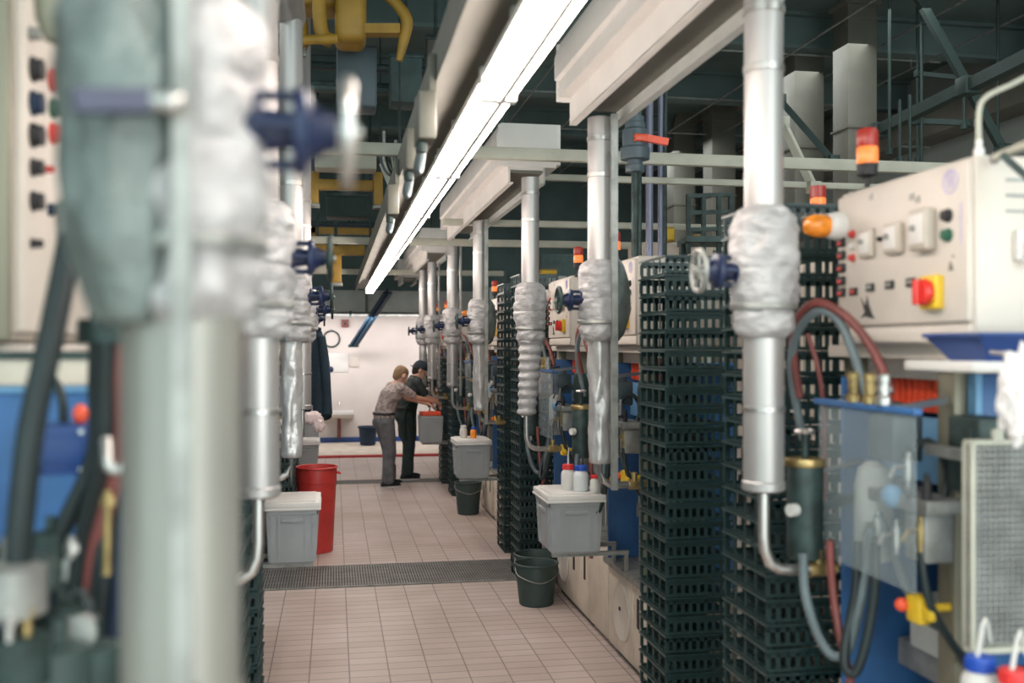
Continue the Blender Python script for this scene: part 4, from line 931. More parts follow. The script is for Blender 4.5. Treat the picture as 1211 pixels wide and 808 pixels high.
# ------------------------------------------------------------------ plastic boxes with lids, bottles
def lid_box(label, x0, x1, y0, y1, z0, hb, lid=True, s=1, name='plastic_box'):
    t = thing(name, label, 'box', ((x0 + x1) / 2, (y0 + y1) / 2, z0))
    z1 = z0 + hb; tp = .018
    def ring(ins, z): return [(x0 + ins, y0 + ins, z), (x1 - ins, y0 + ins, z), (x1 - ins, y1 - ins, z), (x0 + ins, y1 - ins, z)]
    m = MB(); rs = [ring(tp + .012, z0), ring(tp, z0 + .012), ring(.006, z1 - .06), ring(.006, z1 - .004), ring(.012, z1), ring(.02, z1 - .01), ring(tp + .022, z0 + .02)]
    vs = [v for r in rs for v in r]; fs = [(0, 1, 2, 3)]
    for i in range(len(rs) - 1): fs += [(i * 4 + k, i * 4 + (k + 1) % 4, i * 4 + 4 + (k + 1) % 4, i * 4 + 4 + k) for k in range(4)]
    k = (len(rs) - 1) * 4; fs.append((k, k + 1, k + 2, k + 3)); m.add(vs, fs); body = m
    m = MB()
    m.box(x0, x1, y0, y0 + .01, z1 - .035, z1 - .002, .003); m.box(x0, x1, y1 - .01, y1, z1 - .035, z1 - .002, .003); m.box(x0, x0 + .01, y0, y1, z1 - .035, z1 - .002, .003); m.box(x1 - .01, x1, y0, y1, z1 - .035, z1 - .002, .003)
    rim = m
    dx, dy = x1 - x0, y1 - y0
    for u in (.10, .24, .76, .90):
        m.bar((x0 + dx * u, y0 + .002, z1 - .035), (x0 + dx * u, y0 + tp - .001, z0 + .014), .012, .008); m.bar((x0 + .002, y0 + dy * u, z1 - .035), (x0 + tp - .001, y0 + dy * u, z0 + .014), .008, .012); m.bar((x1 - .002, y0 + dy * u, z1 - .035), (x1 - tp + .001, y0 + dy * u, z0 + .014), .008, .012)
    m.box(x0 + dx * .3, x0 + dx * .7, y0 - .006, y0 + .004, z1 - .075, z1 - .055, .003); m.box(x0 - .006, x0 + .004, y0 + dy * .3, y0 + dy * .7, z1 - .075, z1 - .055, .003); body.add(m.v, m.f); body.build('box_body', 'box_gray', t, 20)
    if lid:
        m = MB(); m.box(x0 - .012, x1 + .012, y0 - .012, y1 + .012, z1 + .002, z1 + .036, .006); m.box(x0 + .015, x1 - .015, y0 + .015, y1 - .015, z1 + .034, z1 + .044, .004); m.box(x0 - .015, x1 + .015, y0 - .015, y1 + .015, z1 - .008, z1 + .004, .003)
        m.build('lid', 'lid_white', t)
    # carrying bracket under the box, back to the machine
    xa = 1.692 if s > 0 else -.652
    xi = x0 + .03 if s > 0 else x1 - .03
    for yy in (y0 + .07, y1 - .07):
        m = MB(); m.bar((xi, yy, z0 - .012), (xa, yy, z0 - .012), .03, .022); m.bar((xa - s * .012, yy, z0 - .02), (xa - s * .012, yy, .585), .02, .02)
        m.build('carrier_bracket', 'steel_dull', t)
    return z1 + .044
MB().box(1.70, 2.6, 6.07, 6.52, .05, .545, .008).build('base_extension', 'cream_dirty', next(q for q in COL.objects if q.get('label') == MLAB[2]))
yB = Yd(5.66, 1.2)
zl = lid_box('grey lidded box with white bottles on it above the green buckets', 1.205, 1.525, yB, yB + .40, .71, .305)
z2 = lid_box('second grey lidded box, small white bottle on its lid', 1.13, 1.45, Yd(9.3, 1.15), Yd(9.3, 1.15) + .40, .655, .33)
z3 = lid_box('open grey box the workers reach over', 1.13, 1.44, Yd(13.25, 1.13), Yd(13.25, 1.13) + .4, .61, .36, lid=False)
z4 = lid_box('grey box with white lid standing in front of the red bin', -.385, -.09, Yd(5.7, -.2), Yd(5.7, -.2) + .4, .65, .32, s=-1)
z5 = lid_box('grey box with white lid below the hanging coat', -.47, -.17, Yd(11.0, -.3), Yd(11.0, -.3) + .4, .55, .27, s=-1)
z6 = lid_box('open grey box behind the box under the coat', -.46, -.2, Yd(13.6, -.3), Yd(13.6, -.3) + .35, .62, .3, lid=False, s=-1)
zn = lid_box('grey box with white lid carrying blue and red capped bottles, cut by the picture edge', 1.47, 1.87, Yd(2.2, 1.5) - .02, Yd(2.2, 1.5) + .36, .66, .30)

def wash_bottle(label, x, y, z, h=.17, r=.04, cap='cap_red', body='bottle', nozzle=True, tall=True):
    t = thing('wash_bottle', label, 'bottle', (x, y, z))
    MB().lathe([(.0, z + .002), (r * .9, z), (r, z + .008), (r, z + h * .72), (r * .92, z + h * .84), (r * .62, z + h * .96), (r * .6, z + h)], (x, y, 0), n=26).build('bottle_body', body, t)
    c = MB(); c.lathe([(r * .72, z + h * .95), (r * .76, z + h * .96), (r * .76, z + h * 1.17), (r * .70, z + h * 1.2), (.0, z + h * 1.21)], (x, y, 0), n=26)
    for k in range(20):
        a = 2 * PI * k / 20; c.box(x + r * .76 * math.cos(a) - .0015, x + r * .76 * math.cos(a) + .0015, y + r * .76 * math.sin(a) - .0015, y + r * .76 * math.sin(a) + .0015, z + h * .97, z + h * 1.16)
    c.build('cap', cap, t)
    if nozzle:
        zt = z + h * 1.2
        if tall: MB().tube([(x, y, zt - .005), (x, y, zt + .05), (x + .003, y, zt + .10)], [.006, .005, .0025], 10).build('nozzle', 'bottle', t)
        else: MB().tube([(x - .008, y, zt - .005), (x + .008, y, zt + .075), (x + .015, y, zt + .088), (x + .022, y, zt + .07), (x + .028, y, zt + .03)], [.006, .005, .005, .004, .003], 10).build('nozzle', 'bottle', t)
q = W(672, 575, 5.85); wash_bottle('white bottle with red cap and thin upright nozzle on the lidded box', q.x, q.y, zl, .125, .042, 'cap_red')
q = W(687, 575, 5.80); wash_bottle('pale clear bottle with blue cap on the lidded box', q.x, q.y, zl, .125, .046, 'cap_blue', 'bottle_clear', False)
q = W(703, 575, 5.74); wash_bottle('small white spray bottle with red tip on the lid corner', q.x, q.y, zl, .085, .026, 'cap_red', 'bottle', False)
q = W(1159, 808, 2.36); wash_bottle('white wash bottle with blue cap and bent nozzle on the near lid', q.x, q.y, zn, .135, .043, 'cap_blue', 'bottle', True, False)
q = W(1200, 808, 2.28); wash_bottle('white wash bottle with red cap and bent nozzle on the near lid', q.x, q.y, zn, .13, .043, 'cap_red', 'bottle', True, False)
q = W(548, 520, 9.5); wash_bottle('small white bottle on the second grey box', q.x, q.y, z2, .10, .036, 'bottle', 'bottle', False)
q = W(560, 520, 9.45); wash_bottle('small orange bottle with blue cap on the second grey box', q.x, q.y, z2, .09, .03, 'cap_blue', 'orange_lens', False)
q = W(703, 572, 5.95)
t = thing('spray_nozzle', 'yellow and green trigger valve behind the small spray bottle', 'valve', (q.x + .1, q.y, zl))
m = MB(); m.box(q.x + .06, q.x + .13, q.y, q.y + .05, zl, zl + .055, .012); m.build('valve_body', 'yellow_plastic', t); MB().tube([(q.x + .06, q.y + .02, zl + .03), (q.x + .03, q.y, zl + .05), (q.x + .02, q.y, zl + .07)], .01, 10).build('lever', 'green_plastic', t)
# orange tool over the workers' box
q = W(506, 489, 13.3)
t = thing('orange_tray', 'flat orange tray lying on the open box under the workers hands', 'tray', (1.28, q.y, z3 - .04))
yy = Yd(13.25, 1.13)
m = MB(); m.box(1.15, 1.42, yy + .02, yy + .38, z3 - .043, z3 - .035); m.box(1.15, 1.16, yy + .02, yy + .38, z3 - .043, z3); m.box(1.41, 1.42, yy + .02, yy + .38, z3 - .043, z3); m.box(1.15, 1.42, yy + .02, yy + .03, z3 - .043, z3); m.box(1.15, 1.42, yy + .37, yy + .38, z3 - .043, z3); m.build('tray_body', 'orange_red', t)
MB().tube([(1.2, yy + .03, z3), (1.28, yy + .025, z3 + .02), (1.36, yy + .03, z3)], .008, 8, 4).build('handle', 'orange_red', t)

# red bin and buckets
def bucket(name, label, cat, x, y, rb, rt, h, mt, band=0.0, ears=False):
    t = thing(name, label, cat, (x, y, 0))
    pr = [(0, .002), (rb - .006, .0), (rb, .006)]
    if band > 0: pr += [(rb + (rt - rb) * .82, h - band), (rt * .985, h - band + .004), (rt * .99, h - .02)]
    else: pr += [(rt * .985, h - .02)]
    pr += [(rt - .008, h - .002), (rt - .012, h - .01), (rb - .008, .012), (0, .010)]
    MB().lathe(pr, (x, y, 0), n=44).build('bin_body' if band else 'bucket_body', mt, t)
    MB().torus((x, y, h), 'z', rt, .009, 44, 8).build('rim', mt, t)
    if ears:
        for q in (-1, 1): MB().tube([(x + q * (rt - .01), y - .05, h - .05), (x + q * (rt + .03), y - .03, h - .06), (x + q * (rt + .03), y + .03, h - .06), (x + q * (rt - .01), y + .05, h - .05)], .008, 8).build('handle', mt, t)
    else: MB().tube([(x - rt, y, h - .02), (x - rt * .9, y - rt * .5, h - .075), (x, y - rt * 1.03, h - .115), (x + rt * .9, y - rt * .5, h - .075), (x + rt, y, h - .02)], .004, 8, 6).build('handle', 'steel_dull', t)
    return t
bucket('waste_bin', 'tall round red plastic bin with moulded band beside the grey box', 'bin', -.16, Yd(9.25, -.16), .150, .188, .78, 'bin_red', .14, True)
q = W(641, 718, 7.26); bucket('bucket', 'dark green bucket in front of its twin below the lidded box', 'bucket', 1.47, q.y + .1, .125, .158, .30, 'bucket_green')
bucket('bucket', 'dark green bucket half hidden behind its twin below the lidded box', 'bucket', 1.535, q.y + .46, .125, .158, .29, 'bucket_green')
q = W(549, 608, 11.3); bucket('bucket', 'dark green bucket below the second grey lidded box', 'bucket', 1.50, q.y, .12, .155, .36, 'bucket_green')

# hanging coat and pink rag
t = thing('hanging_coat', 'long dark navy work coat hanging on the pipes above the small boxes', 'coat', tuple(W(374, 495, 8.6)))
prof = [(372, 388, 7), (373, 396, 9), (373, 410, 10), (374, 430, 10), (374, 450, 12), (373, 470, 16), (373, 486, 17), (374, 494, 16)]
vs = []; n = 26
for (px, py, hw) in prof:
    c = W(px, py, 8.6); hwm = hw / F * 8.6
    for k in range(n):
        a = 2 * PI * k / n; rr = 1 + .16 * math.sin(5 * a + py * .03) * min(1, (py - 388) / 60)
        vs.append((c.x + hwm * rr * math.cos(a), c.y + .55 * hwm * rr * math.sin(a) + .02, c.z - (.03 * math.sin(3 * a) if py > 490 else 0)))
fs = [(i * n + k, i * n + (k + 1) % n, i * n + n + (k + 1) % n, i * n + n + k) for i in range(len(prof) - 1) for k in range(n)]
fs += [tuple(range(n)), tuple(range((len(prof) - 1) * n, len(prof) * n))]
MB().add(vs, fs).build('coat_body', 'cloth_navy', t, 80)
MB().tube([W(367, 398, 8.52), W(362, 425, 8.52), W(362, 460, 8.52), W(361, 492, 8.55)], [.035, .045, .042, .045], 12, 5).build('sleeve', 'cloth_navy', t)
MB().tube([W(380, 398, 8.6), W(384, 430, 8.6), W(386, 465, 8.6), W(387, 490, 8.6)], [.035, .042, .042, .045], 12, 5).build('sleeve', 'cloth_navy', t)
MB().torus(W(372, 389, 8.6), 'z', .045, .014, 18, 8).build('collar', 'cloth_navy', t)
MB().tube([W(372, 390, 8.6), W(372, 380, 8.6), W(366, 376, 8.6), W(358, 380, 8.55)], .006, 8, 4).build('hook', 'steel', t)
t = thing('pink_rag', 'pale pink crumpled rag hanging under the dark coat', 'rag', tuple(W(372, 508, 8.3)))
m = MB(); m.ell(W(369, 494, 8.35), (.085, .03, .05), 20, .5, 2.2); m.ell(W(377, 503, 8.35), (.05, .028, .06), 20, .5, 4.2); m.build('folds', 'cloth_pink', t, 180)
m = MB(); m.cyl(W(369, 488, 8.4), W(369, 480, 8.5), .008); m.build('clip', 'steel', t)
# ------------------------------------------------------------------ overhead yellow handling gear on the red-bin side
def pbox(m, px0, px1, py0, py1, d, dep, b=.02):
    a = W(px0, py0, d); c = W(px1, py1, d); m.box(min(a.x, c.x), max(a.x, c.x), a.y, a.y + dep, c.z, a.z, b, 3); return m
d = 6.2
t = thing('crane_trolley', 'yellow overhead trolley with rounded motor blocks and curved arm at the top', 'crane trolley', tuple(W(400, 60, d)))
m = MB(); pbox(m, 334, 364, 14, 52, d, .22, .05); pbox(m, 330, 350, 38, 56, d - .05, .2, .04); m.build('motor_block', 'yellow_paint', t)
m = MB(); pbox(m, 396, 434, -30, 46, d, .3, .05); m.build('gear_block', 'yellow_paint', t)
m = MB(); pbox(m, 330, 400, -40, 3, d + .1, .3, .03); m.build('carriage', 'yellow_paint', t)
MB().tube([W(378, -20, d), W(378, 20, d), W(382, 42, d), W(392, 48, d)], .045, 14, 5).build('duct_hose', 'yellow_paint', t)
m = MB(); m.cyl(W(345, 48, d - .08), W(400, 46, d - .08), .03, n=16); m.build('drive_shaft', 'yellow_paint', t)
m = MB(); m.bar(W(430, 36, d + .1), W(474, 36, d + .1), .1, .06); m.build('cross_arm', 'yellow_paint', t)
MB().tube([W(452, -10, d + .1), W(470, 6, d + .1), W(481, 24, d + .1), W(478, 45, d + .1), W(472, 72, d + .1)], [.03, .035, .04, .035, .02], 12, 5).build('hook_arm', 'yellow_paint', t)
m = MB(); pbox(m, 398, 446, 52, 125, d + .35, .25, .015); m.build('control_box', 'pvc', t)
m = MB(); pbox(m, 346, 352, 50, 72, d + .1, .05, .004); pbox(m, 358, 362, 50, 66, d + .1, .05, .004); m.build('guide_pin', 'steel_dull', t)
MB().box(W(420, 40, d).x - .05, W(420, 40, d).x + .05, W(420, 0, d + .3).y, W(420, 0, d + .3).y + .1, W(420, 0, d).z, 5.5).build('hanger_post', 'dark_metal', t)
def yframe(label, d, bx0, bx1, by0, by1, posts):
    t = thing('handling_frame', label, 'frame', tuple(W((bx0 + bx1) / 2, by1, d)))
    m = MB(); pbox(m, bx0, bx1, by0, by1, d, .09, .008); m.build('cross_bar', 'yellow_paint', t)
    for (x0, x1, y0, y1, dd) in posts:
        m = MB(); pbox(m, x0, x1, y0, y1, d + dd, .10, .008); m.build('post', 'yellow_paint', t)
        m = MB(); pbox(m, x0 - 1, x1 + 1, y1, y1 + 4, d + dd, .12, .006); m.build('end_cap', 'steel_dull', t)
    a = W((bx0 + bx1) / 2, by0, d + .06)
    MB().box(a.x - .02, a.x + .02, a.y - .02, a.y + .02, a.z - .02, 5.5).build('hanger_rod', 'dark_metal', t)
yframe('yellow overhead frame with two short posts below the thin pale bar', 9.0, 366, 452, 211, 223, [(367, 377, 202, 240, .0), (442, 453, 203, 242, .05)])
yframe('distant yellow overhead frame below the cross beam beside the lamps', 12.6, 362, 432, 289, 301, [(392, 404, 300, 334, .0)])
yframe('small far yellow frame seen between the two bigger yellow frames', 15.5, 366, 470, 266, 276, [(366, 374, 262, 284, .0)])
# dark gear in the dim upper space on the red-bin side
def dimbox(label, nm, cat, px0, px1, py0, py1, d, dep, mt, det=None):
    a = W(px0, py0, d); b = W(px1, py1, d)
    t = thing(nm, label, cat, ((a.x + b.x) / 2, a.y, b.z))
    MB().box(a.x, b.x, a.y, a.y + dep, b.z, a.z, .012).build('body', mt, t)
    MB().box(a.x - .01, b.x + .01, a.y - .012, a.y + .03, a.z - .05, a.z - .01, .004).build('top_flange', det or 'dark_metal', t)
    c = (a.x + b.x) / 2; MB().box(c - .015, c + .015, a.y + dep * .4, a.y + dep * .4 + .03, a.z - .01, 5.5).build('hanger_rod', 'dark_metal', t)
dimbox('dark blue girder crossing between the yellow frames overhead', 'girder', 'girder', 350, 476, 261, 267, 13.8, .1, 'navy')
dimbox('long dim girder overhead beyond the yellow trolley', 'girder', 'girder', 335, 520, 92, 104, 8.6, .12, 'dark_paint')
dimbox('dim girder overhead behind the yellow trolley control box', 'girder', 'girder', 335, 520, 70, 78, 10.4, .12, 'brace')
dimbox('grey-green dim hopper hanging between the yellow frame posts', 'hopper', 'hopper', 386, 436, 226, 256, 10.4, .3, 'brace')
dimbox('pale blocky gripper head hanging beside the blurred dark handwheel', 'overhead_gripper', 'gripper', 372, 446, 170, 198, 8.4, .25, 'beam_cream', 'white_plastic')
dimbox('tall dim grey post rising behind the yellow trolley', 'overhead_post', 'post', 505, 528, 40, 160, 8.8, .15, 'duct')
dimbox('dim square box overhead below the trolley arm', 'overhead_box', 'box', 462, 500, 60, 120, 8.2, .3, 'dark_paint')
dimbox('pale grey fitting overhead next to the far end of the lamps', 'overhead_fitting', 'fitting', 432, 444, 300, 318, 14.2, .15, 'gray_paint')
dimbox('small beige motor hanging under the cross beam beside the distant yellow frame', 'hoist_motor', 'motor', 365, 386, 306, 322, 13.2, .15, 'beam_cream', 'yellow_paint')
t = thing('cable_loops', 'tangle of grey cables looping under the cross beam beside the lamp row', 'cables', tuple(W(470, 200, 6.6)))
rnd = random.Random(3)
for k in range(6):
    x = 448 + k * 7; MB().tube([W(x, 178, 6.55), W(x + 6, 196 + rnd.uniform(0, 14), 6.55), W(x + 16, 200 + rnd.uniform(0, 12), 6.6), W(x + 22, 180, 6.6)], .009, 8, 6).build('cable', ['gray_rubber', 'black_rubber', 'beam_cream'][k % 3], t)
for k, (px, py, w_) in enumerate(((462, 215, 9), (476, 226, 8))):
    t = thing('clamp_head', ['pale angled clamp head hanging by the lamp row, upper of two', 'pale angled clamp head hanging by the lamp row, lower of two'][k], 'clamp head', tuple(W(px, py, 7.4)), 'clamp heads by the lamp row')
    MB().bar(W(px - 8, py - 22, 7.4), W(px + 4, py + 8, 7.4), .07, .07).build('arm', 'beam_cream', t); MB().bar(W(px - 2, py + 10, 7.38), W(px + 14, py + 4, 7.38), .06, .05).build('jaw', 'beam_cream', t)
    MB().cyl(W(px - 8, py - 22, 7.4), W(px - 8, py - 60, 7.4), .012).build('hanger_rod', 'steel_dull', t)

# grey valve with red handle under the first cross beam
q = W(751, 172, 5.9)
t = thing('plastic_valve', 'grey plastic ball valve with red handle on a thin overhead pipe', 'valve', (q.x, q.y, 2.7))
MB().lathe([(.055, -.16), (.058, -.155), (.058, -.12), (.045, -.115), (.045, -.09), (.085, -.085), (.088, -.06), (.088, -.02), (.075, -.01), (.075, .09), (.06, .10), (.06, .13), (.052, .135), (.052, .17)], tuple(q)).build('valve_body', 'pvc', t)
MB().cyl((q.x, q.y, q.z + .16), (q.x, q.y, 5.55), .035).build('upper_pipe', 'pvc', t); MB().cyl((q.x, q.y, 2.40), (q.x, q.y, q.z - .15), .022).build('lower_pipe', 'dark_metal', t)
m = MB(); m.bar((q.x + .03, q.y - .08, q.z + .03), (q.x + .17, q.y - .10, q.z + .005), .035, .04); m.box(q.x - .03, q.x + .05, q.y - .1, q.y - .06, q.z + .01, q.z + .05, .006); m.build('valve_handle', 'orange_red', t)

# pairs of pipes behind
for k, (px, d, r, mt) in enumerate(((768, 8.0, .03, 'purple_pipe'), (781, 8.2, .022, 'purple_pipe'), (786, 8.4, .02, 'dark_metal'), (757, 7.0, .012, 'dark_metal'))):
    q = W(px, 300, d)
    o = MB().cyl((q.x, q.y, 0), (q.x, q.y, 5.55), r, n=16).build('riser_pipe', mt)
    tag(o, ['mauve grey vertical pipe behind the grey valve, thicker of two', 'mauve grey vertical pipe behind the grey valve, thinner of two', 'dark thin vertical pipe beside the mauve pipes', 'dark thin rod close to the grey valve'][k], 'pipe', 'risers behind the grey valve')

# ------------------------------------------------------------------ hall beyond the right row
def vduct(label, px0, px1, ytop, d, elbow=None):
    a = W(px0, ytop, d); b = W(px1, ytop, d); w_ = b.x - a.x
    t = thing('air_duct', label, 'air duct', ((a.x + b.x) / 2, a.y, .0))
    MB().box(a.x, b.x, a.y, a.y + w_, .0, a.z, .01).build('duct_body', 'duct', t)
    z = .8
    while z < a.z - .1: MB().box(a.x - .015, b.x + .015, a.y - .015, a.y + w_ + .015, z, z + .02).build('flange', 'duct', t); z += 1.1
    m = MB(); m.box(a.x - .03, b.x + .03, a.y - .03, a.y + w_ + .03, a.z - .03, a.z + .01); m.build('flange', 'duct', t)
    if elbow:
        R = w_ * 1.0; pts = []
        n = 10; s = elbow
        xin = b.x if s > 0 else a.x
        cx = xin + s * .12
        outer = [(cx - s * (R + .12) * math.cos(q * PI / 2 / n), a.z + (R + .12) * math.sin(q * PI / 2 / n)) for q in range(n + 1)]
        inner = [(cx - s * .12 * math.cos(q * PI / 2 / n), a.z + .12 * math.sin(q * PI / 2 / n)) for q in range(n, -1, -1)]
        MB().prism(outer + inner, 'y', a.y, a.y + w_).build('elbow', 'duct', t, 25)
        MB().box(cx, cx + s * 1.1, a.y, a.y + w_, a.z + .12, a.z + R + .12, .01).build('branch', 'duct', t)
    else:
        MB().box(a.x + .05, b.x - .05, a.y + .05, a.y + w_ - .05, a.z, 5.55).build('upper_stub', 'duct', t)
vduct('wide pale grey vertical air duct behind the red and orange stack light', 1003, 1041, 0, 10.0)
vduct('grey vertical air duct with curved elbow beside the thick silver pipe', 940, 978, 44, 11.0, 1)
vduct('dim grey vertical air duct with rounded elbow, seen between the silver pipes', 797, 824, 152, 15.5, 1)
vduct('dim grey air duct with large arched elbow between the silver pipes', 842, 872, 132, 14.5, 1)
# diagonal braces and catwalk lines in the upper corner
def rod(label, pts, w_, mt='brace', nm='roof_brace', cat='brace', h=None):
    t = thing(nm, label, cat, tuple(min(pts, key=lambda p: p.z)))
    for a, b in zip(pts[:-1], pts[1:]): MB().bar(a, b, w_, h or w_).build('strut', mt, t)
    for p in pts: MB().box(p.x - w_ * .8, p.x + w_ * .8, p.y - w_ * .8, p.y + w_ * .8, p.z - w_ * .8, p.z + w_ * .8, .004).build('joint_plate', mt, t)
rod('long dark brace sloping down across the upper corner', [W(1082, -10, 9), W(1145, 103, 9), W(1186, 178, 9)], .07)
rod('dark double rail sloping up to the picture corner', [W(1038, 155, 9.5), W(1145, 102, 8.2), W(1240, 55, 7.2)], .09, h=.10, nm='cable_rail', cat='rail')
rod('thin dark level strut below the sloping rail', [W(1080, 143, 9.4), W(1152, 146, 9.2)], .05)
rod('short dark strut above the sloping rail', [W(1086, 87, 9.6), W(1135, 92, 9.4)], .04)
rod('slim beige brace sloping behind the thick silver pipe', [W(925, 145, 8.4), W(962, 222, 8.2)], .06, 'beam_cream')
rod('dark slim brace behind the grey duct with elbow', [W(922, 118, 9.5), W(985, 190, 9.3)], .06)
for k, (px, py0, py1, d) in enumerate(((1052, -5, 180, 9), (1090, 20, 200, 9.3), (1180, -5, 180, 9.6), (1064, 118, 190, 8.6), (1076, 112, 195, 8.7), (1140, 110, 150, 8.8), (1085, 60, 190, 9.9))):
    a = W(px, py0, d); b = W(px, py1, d)
    t = thing('suspension_rod', ['thin dark rod hanging beside the wide grey duct', 'thin dark rod hanging through the sloping rail', 'thin dark rod hanging near the picture corner', 'short dark hook rod below the sloping rail, outer', 'short dark hook rod below the sloping rail, inner', 'tiny dark rod below the rail joint', 'dark rod crossing the level strut end'][k], 'rod', (a.x, a.y, b.z), 'rods in the upper corner')
    m = MB(); m.cyl((a.x, a.y, b.z), (a.x, a.y, 5.55 if py0 < 70 else a.z), .014, n=8); m.build('rod', 'brace', t)
    MB().cyl((a.x, a.y, b.z - .02), (a.x, a.y, b.z + .03), .03, n=10).build('end_nut', 'brace', t)
# sloping duct / wall ledge in the corner
t = thing('sloping_duct', 'grey band duct along the hall wall in the upper corner', 'duct', (7.4, 8, 4.4))
MB().box(7.35, 7.77, .5, 19, 4.55, 5.0, .02).build('duct_body', 'duct', t)
for y in (3, 6, 9, 12, 15): MB().box(7.33, 7.775, y, y + .04, 4.53, 5.02).build('flange', 'hall_gray', t)
# dim machines of the next aisle behind the row
def backgear(label, nm, cat, px0, px1, py0, d, mt, dep=.5, det=True):
    a = W(px0, py0, d); b = W(px1, py0, d)
    t = thing(nm, label, cat, ((a.x + b.x) / 2, a.y, 0))
    MB().box(a.x, b.x, a.y, a.y + dep, 0, a.z, .02).build('body', mt, t)
    if det:
        for k in range(3):
            u = a.x + (b.x - a.x) * (.15 + .27 * k); MB().box(u, u + (b.x - a.x) * .2, a.y - .01, a.y + .005, a.z * .55, a.z * .9, .005).build('cover_panel', 'gray_paint', t)
backgear('pale machine of the next aisle behind the mauve pipes', 'background_machine', 'machine', 760, 850, 286, 9.5, 'cream_dirty')
backgear('dim machine of the next aisle behind the second silver pipe', 'background_machine', 'machine', 640, 690, 300, 14.6, 'dark_paint')
backgear('white machine of the next aisle seen through the nearest tray stacks', 'background_machine', 'machine', 880, 1000, 300, 7.2, 'cream')
backgear('dark machine of the next aisle beyond the ribbed pipe', 'background_machine', 'machine', 575, 600, 318, 17.5, 'dark_paint')
q0 = W(783, 278, 9.0)
for k, (px0, px1, py0, py1, d) in enumerate(((788, 799, 268, 286, 9.3), (820, 832, 277, 286, 9.3), (640, 660, 318, 326, 12.3))):
    a = W(px0, py0, d); b = W(px1, py1, d)
    t = thing('yellow_box', ['small yellow box on the pale machine behind the mauve pipes', 'small yellow box below the dark railing', 'small yellow bar on the dim machine behind the stack light'][k], 'box', ((a.x + b.x) / 2, a.y, b.z))
    MB().box(a.x, b.x, a.y, a.y + .12, b.z, a.z, .01).build('housing', 'yellow_paint', t); MB().box(a.x + .01, b.x - .01, a.y - .008, a.y + .002, b.z + .02, a.z - .02, .003).build('cover', 'yellow_plastic', t)
t = thing('platform_railing', 'dark railing on the platform between the pipes and the stack light', 'railing', tuple(W(835, 290, 9.0)))
m = MB()
for py in (232, 252, 272): m.bar(W(812, py, 9.0), W(866, py - 2, 9.0), .035)
m.build('rails', 'dark_metal', t)
for px in (814, 832, 850, 864): MB().bar(W(px, 230, 9.0), W(px, 300, 9.0), .035).build('post', 'dark_metal', t)
MB().bar(W(806, 286, 9.1), W(870, 286, 9.1), .5, .05).build('platform', 'dark_paint', t)
for (px) in (808, 868): MB().bar(W(px, 287, 9.1), Vector((W(px, 287, 9.1).x, W(px, 287, 9.1).y, 0)), .06).build('leg', 'dark_metal', t)

# ------------------------------------------------------------------ people
def cone(m, a, b, ra, rb):
    a = Vector(a); b = Vector(b)
    bm = bmesh.new()
    for p, r in ((a, ra), (b, rb)):
        ret = bmesh.ops.create_icosphere(bm, subdivisions=2, radius=r)
        for v in ret['verts']: v.co += p
    r = bmesh.ops.convex_hull(bm, input=bm.verts[:])
    junk = [g for g in r['geom_interior'] + r['geom_unused'] if isinstance(g, bmesh.types.BMVert)]
    bmesh.ops.delete(bm, geom=junk, context='VERTS')
    m.from_bm(bm); return m
def fuse(m, name, mt, parent, voxel, T, smooth=6):
    m.v = [T(Vector(v)) for v in m.v]
    o = m.build(name, mt, parent, 180)
    r = o.modifiers.new('remesh', 'REMESH'); r.mode = 'VOXEL'; r.voxel_size = voxel; r.use_smooth_shade = True
    s = o.modifiers.new('smooth', 'SMOOTH'); s.iterations = smooth; s.factor = .5
    dg = bpy.context.evaluated_depsgraph_get(); dg.update()
    me = bpy.data.meshes.new_from_object(o.evaluated_get(dg)); o.modifiers.clear()
    old = o.data; o.data = me; bpy.data.meshes.remove(old)
    me.materials.clear(); me.materials.append(MATS[mt])
    me.polygons.foreach_set('use_smooth', [True] * len(me.polygons))
    return o
def hand(m, wr, dr, up, side):
    """palm, four fingers and a thumb; dr = pointing direction, up = back of the hand"""
    wr = Vector(wr); dr = Vector(dr).normalized(); up = Vector(up); up = (up - dr * up.dot(dr)).normalized(); sd = dr.cross(up) * side
    k = wr + dr * .085
    for q in (-.028, -.010, .009, .027): cone(m, wr + sd * q * .6, k + sd * q, .016, .0115)
    for q, L in ((-.029, .060), (-.010, .076), (.010, .080), (.030, .070)):
        a = k + sd * q; b = a + dr * L * .5 - up * L * .18; c = b + dr * L * .32 - up * L * .30; e = c + dr * L * .1 - up * L * .32
        cone(m, a, b, .0098, .0088); cone(m, b, c, .0088, .008); cone(m, c, e, .008, .007)
    a = wr + dr * .03 + sd * .025; b = a + sd * .032 + dr * .026 - up * .012; c = b + dr * .032 - up * .014 + sd * .004
    cone(m, a, b, .014, .011); cone(m, b, c, .011, .0085)
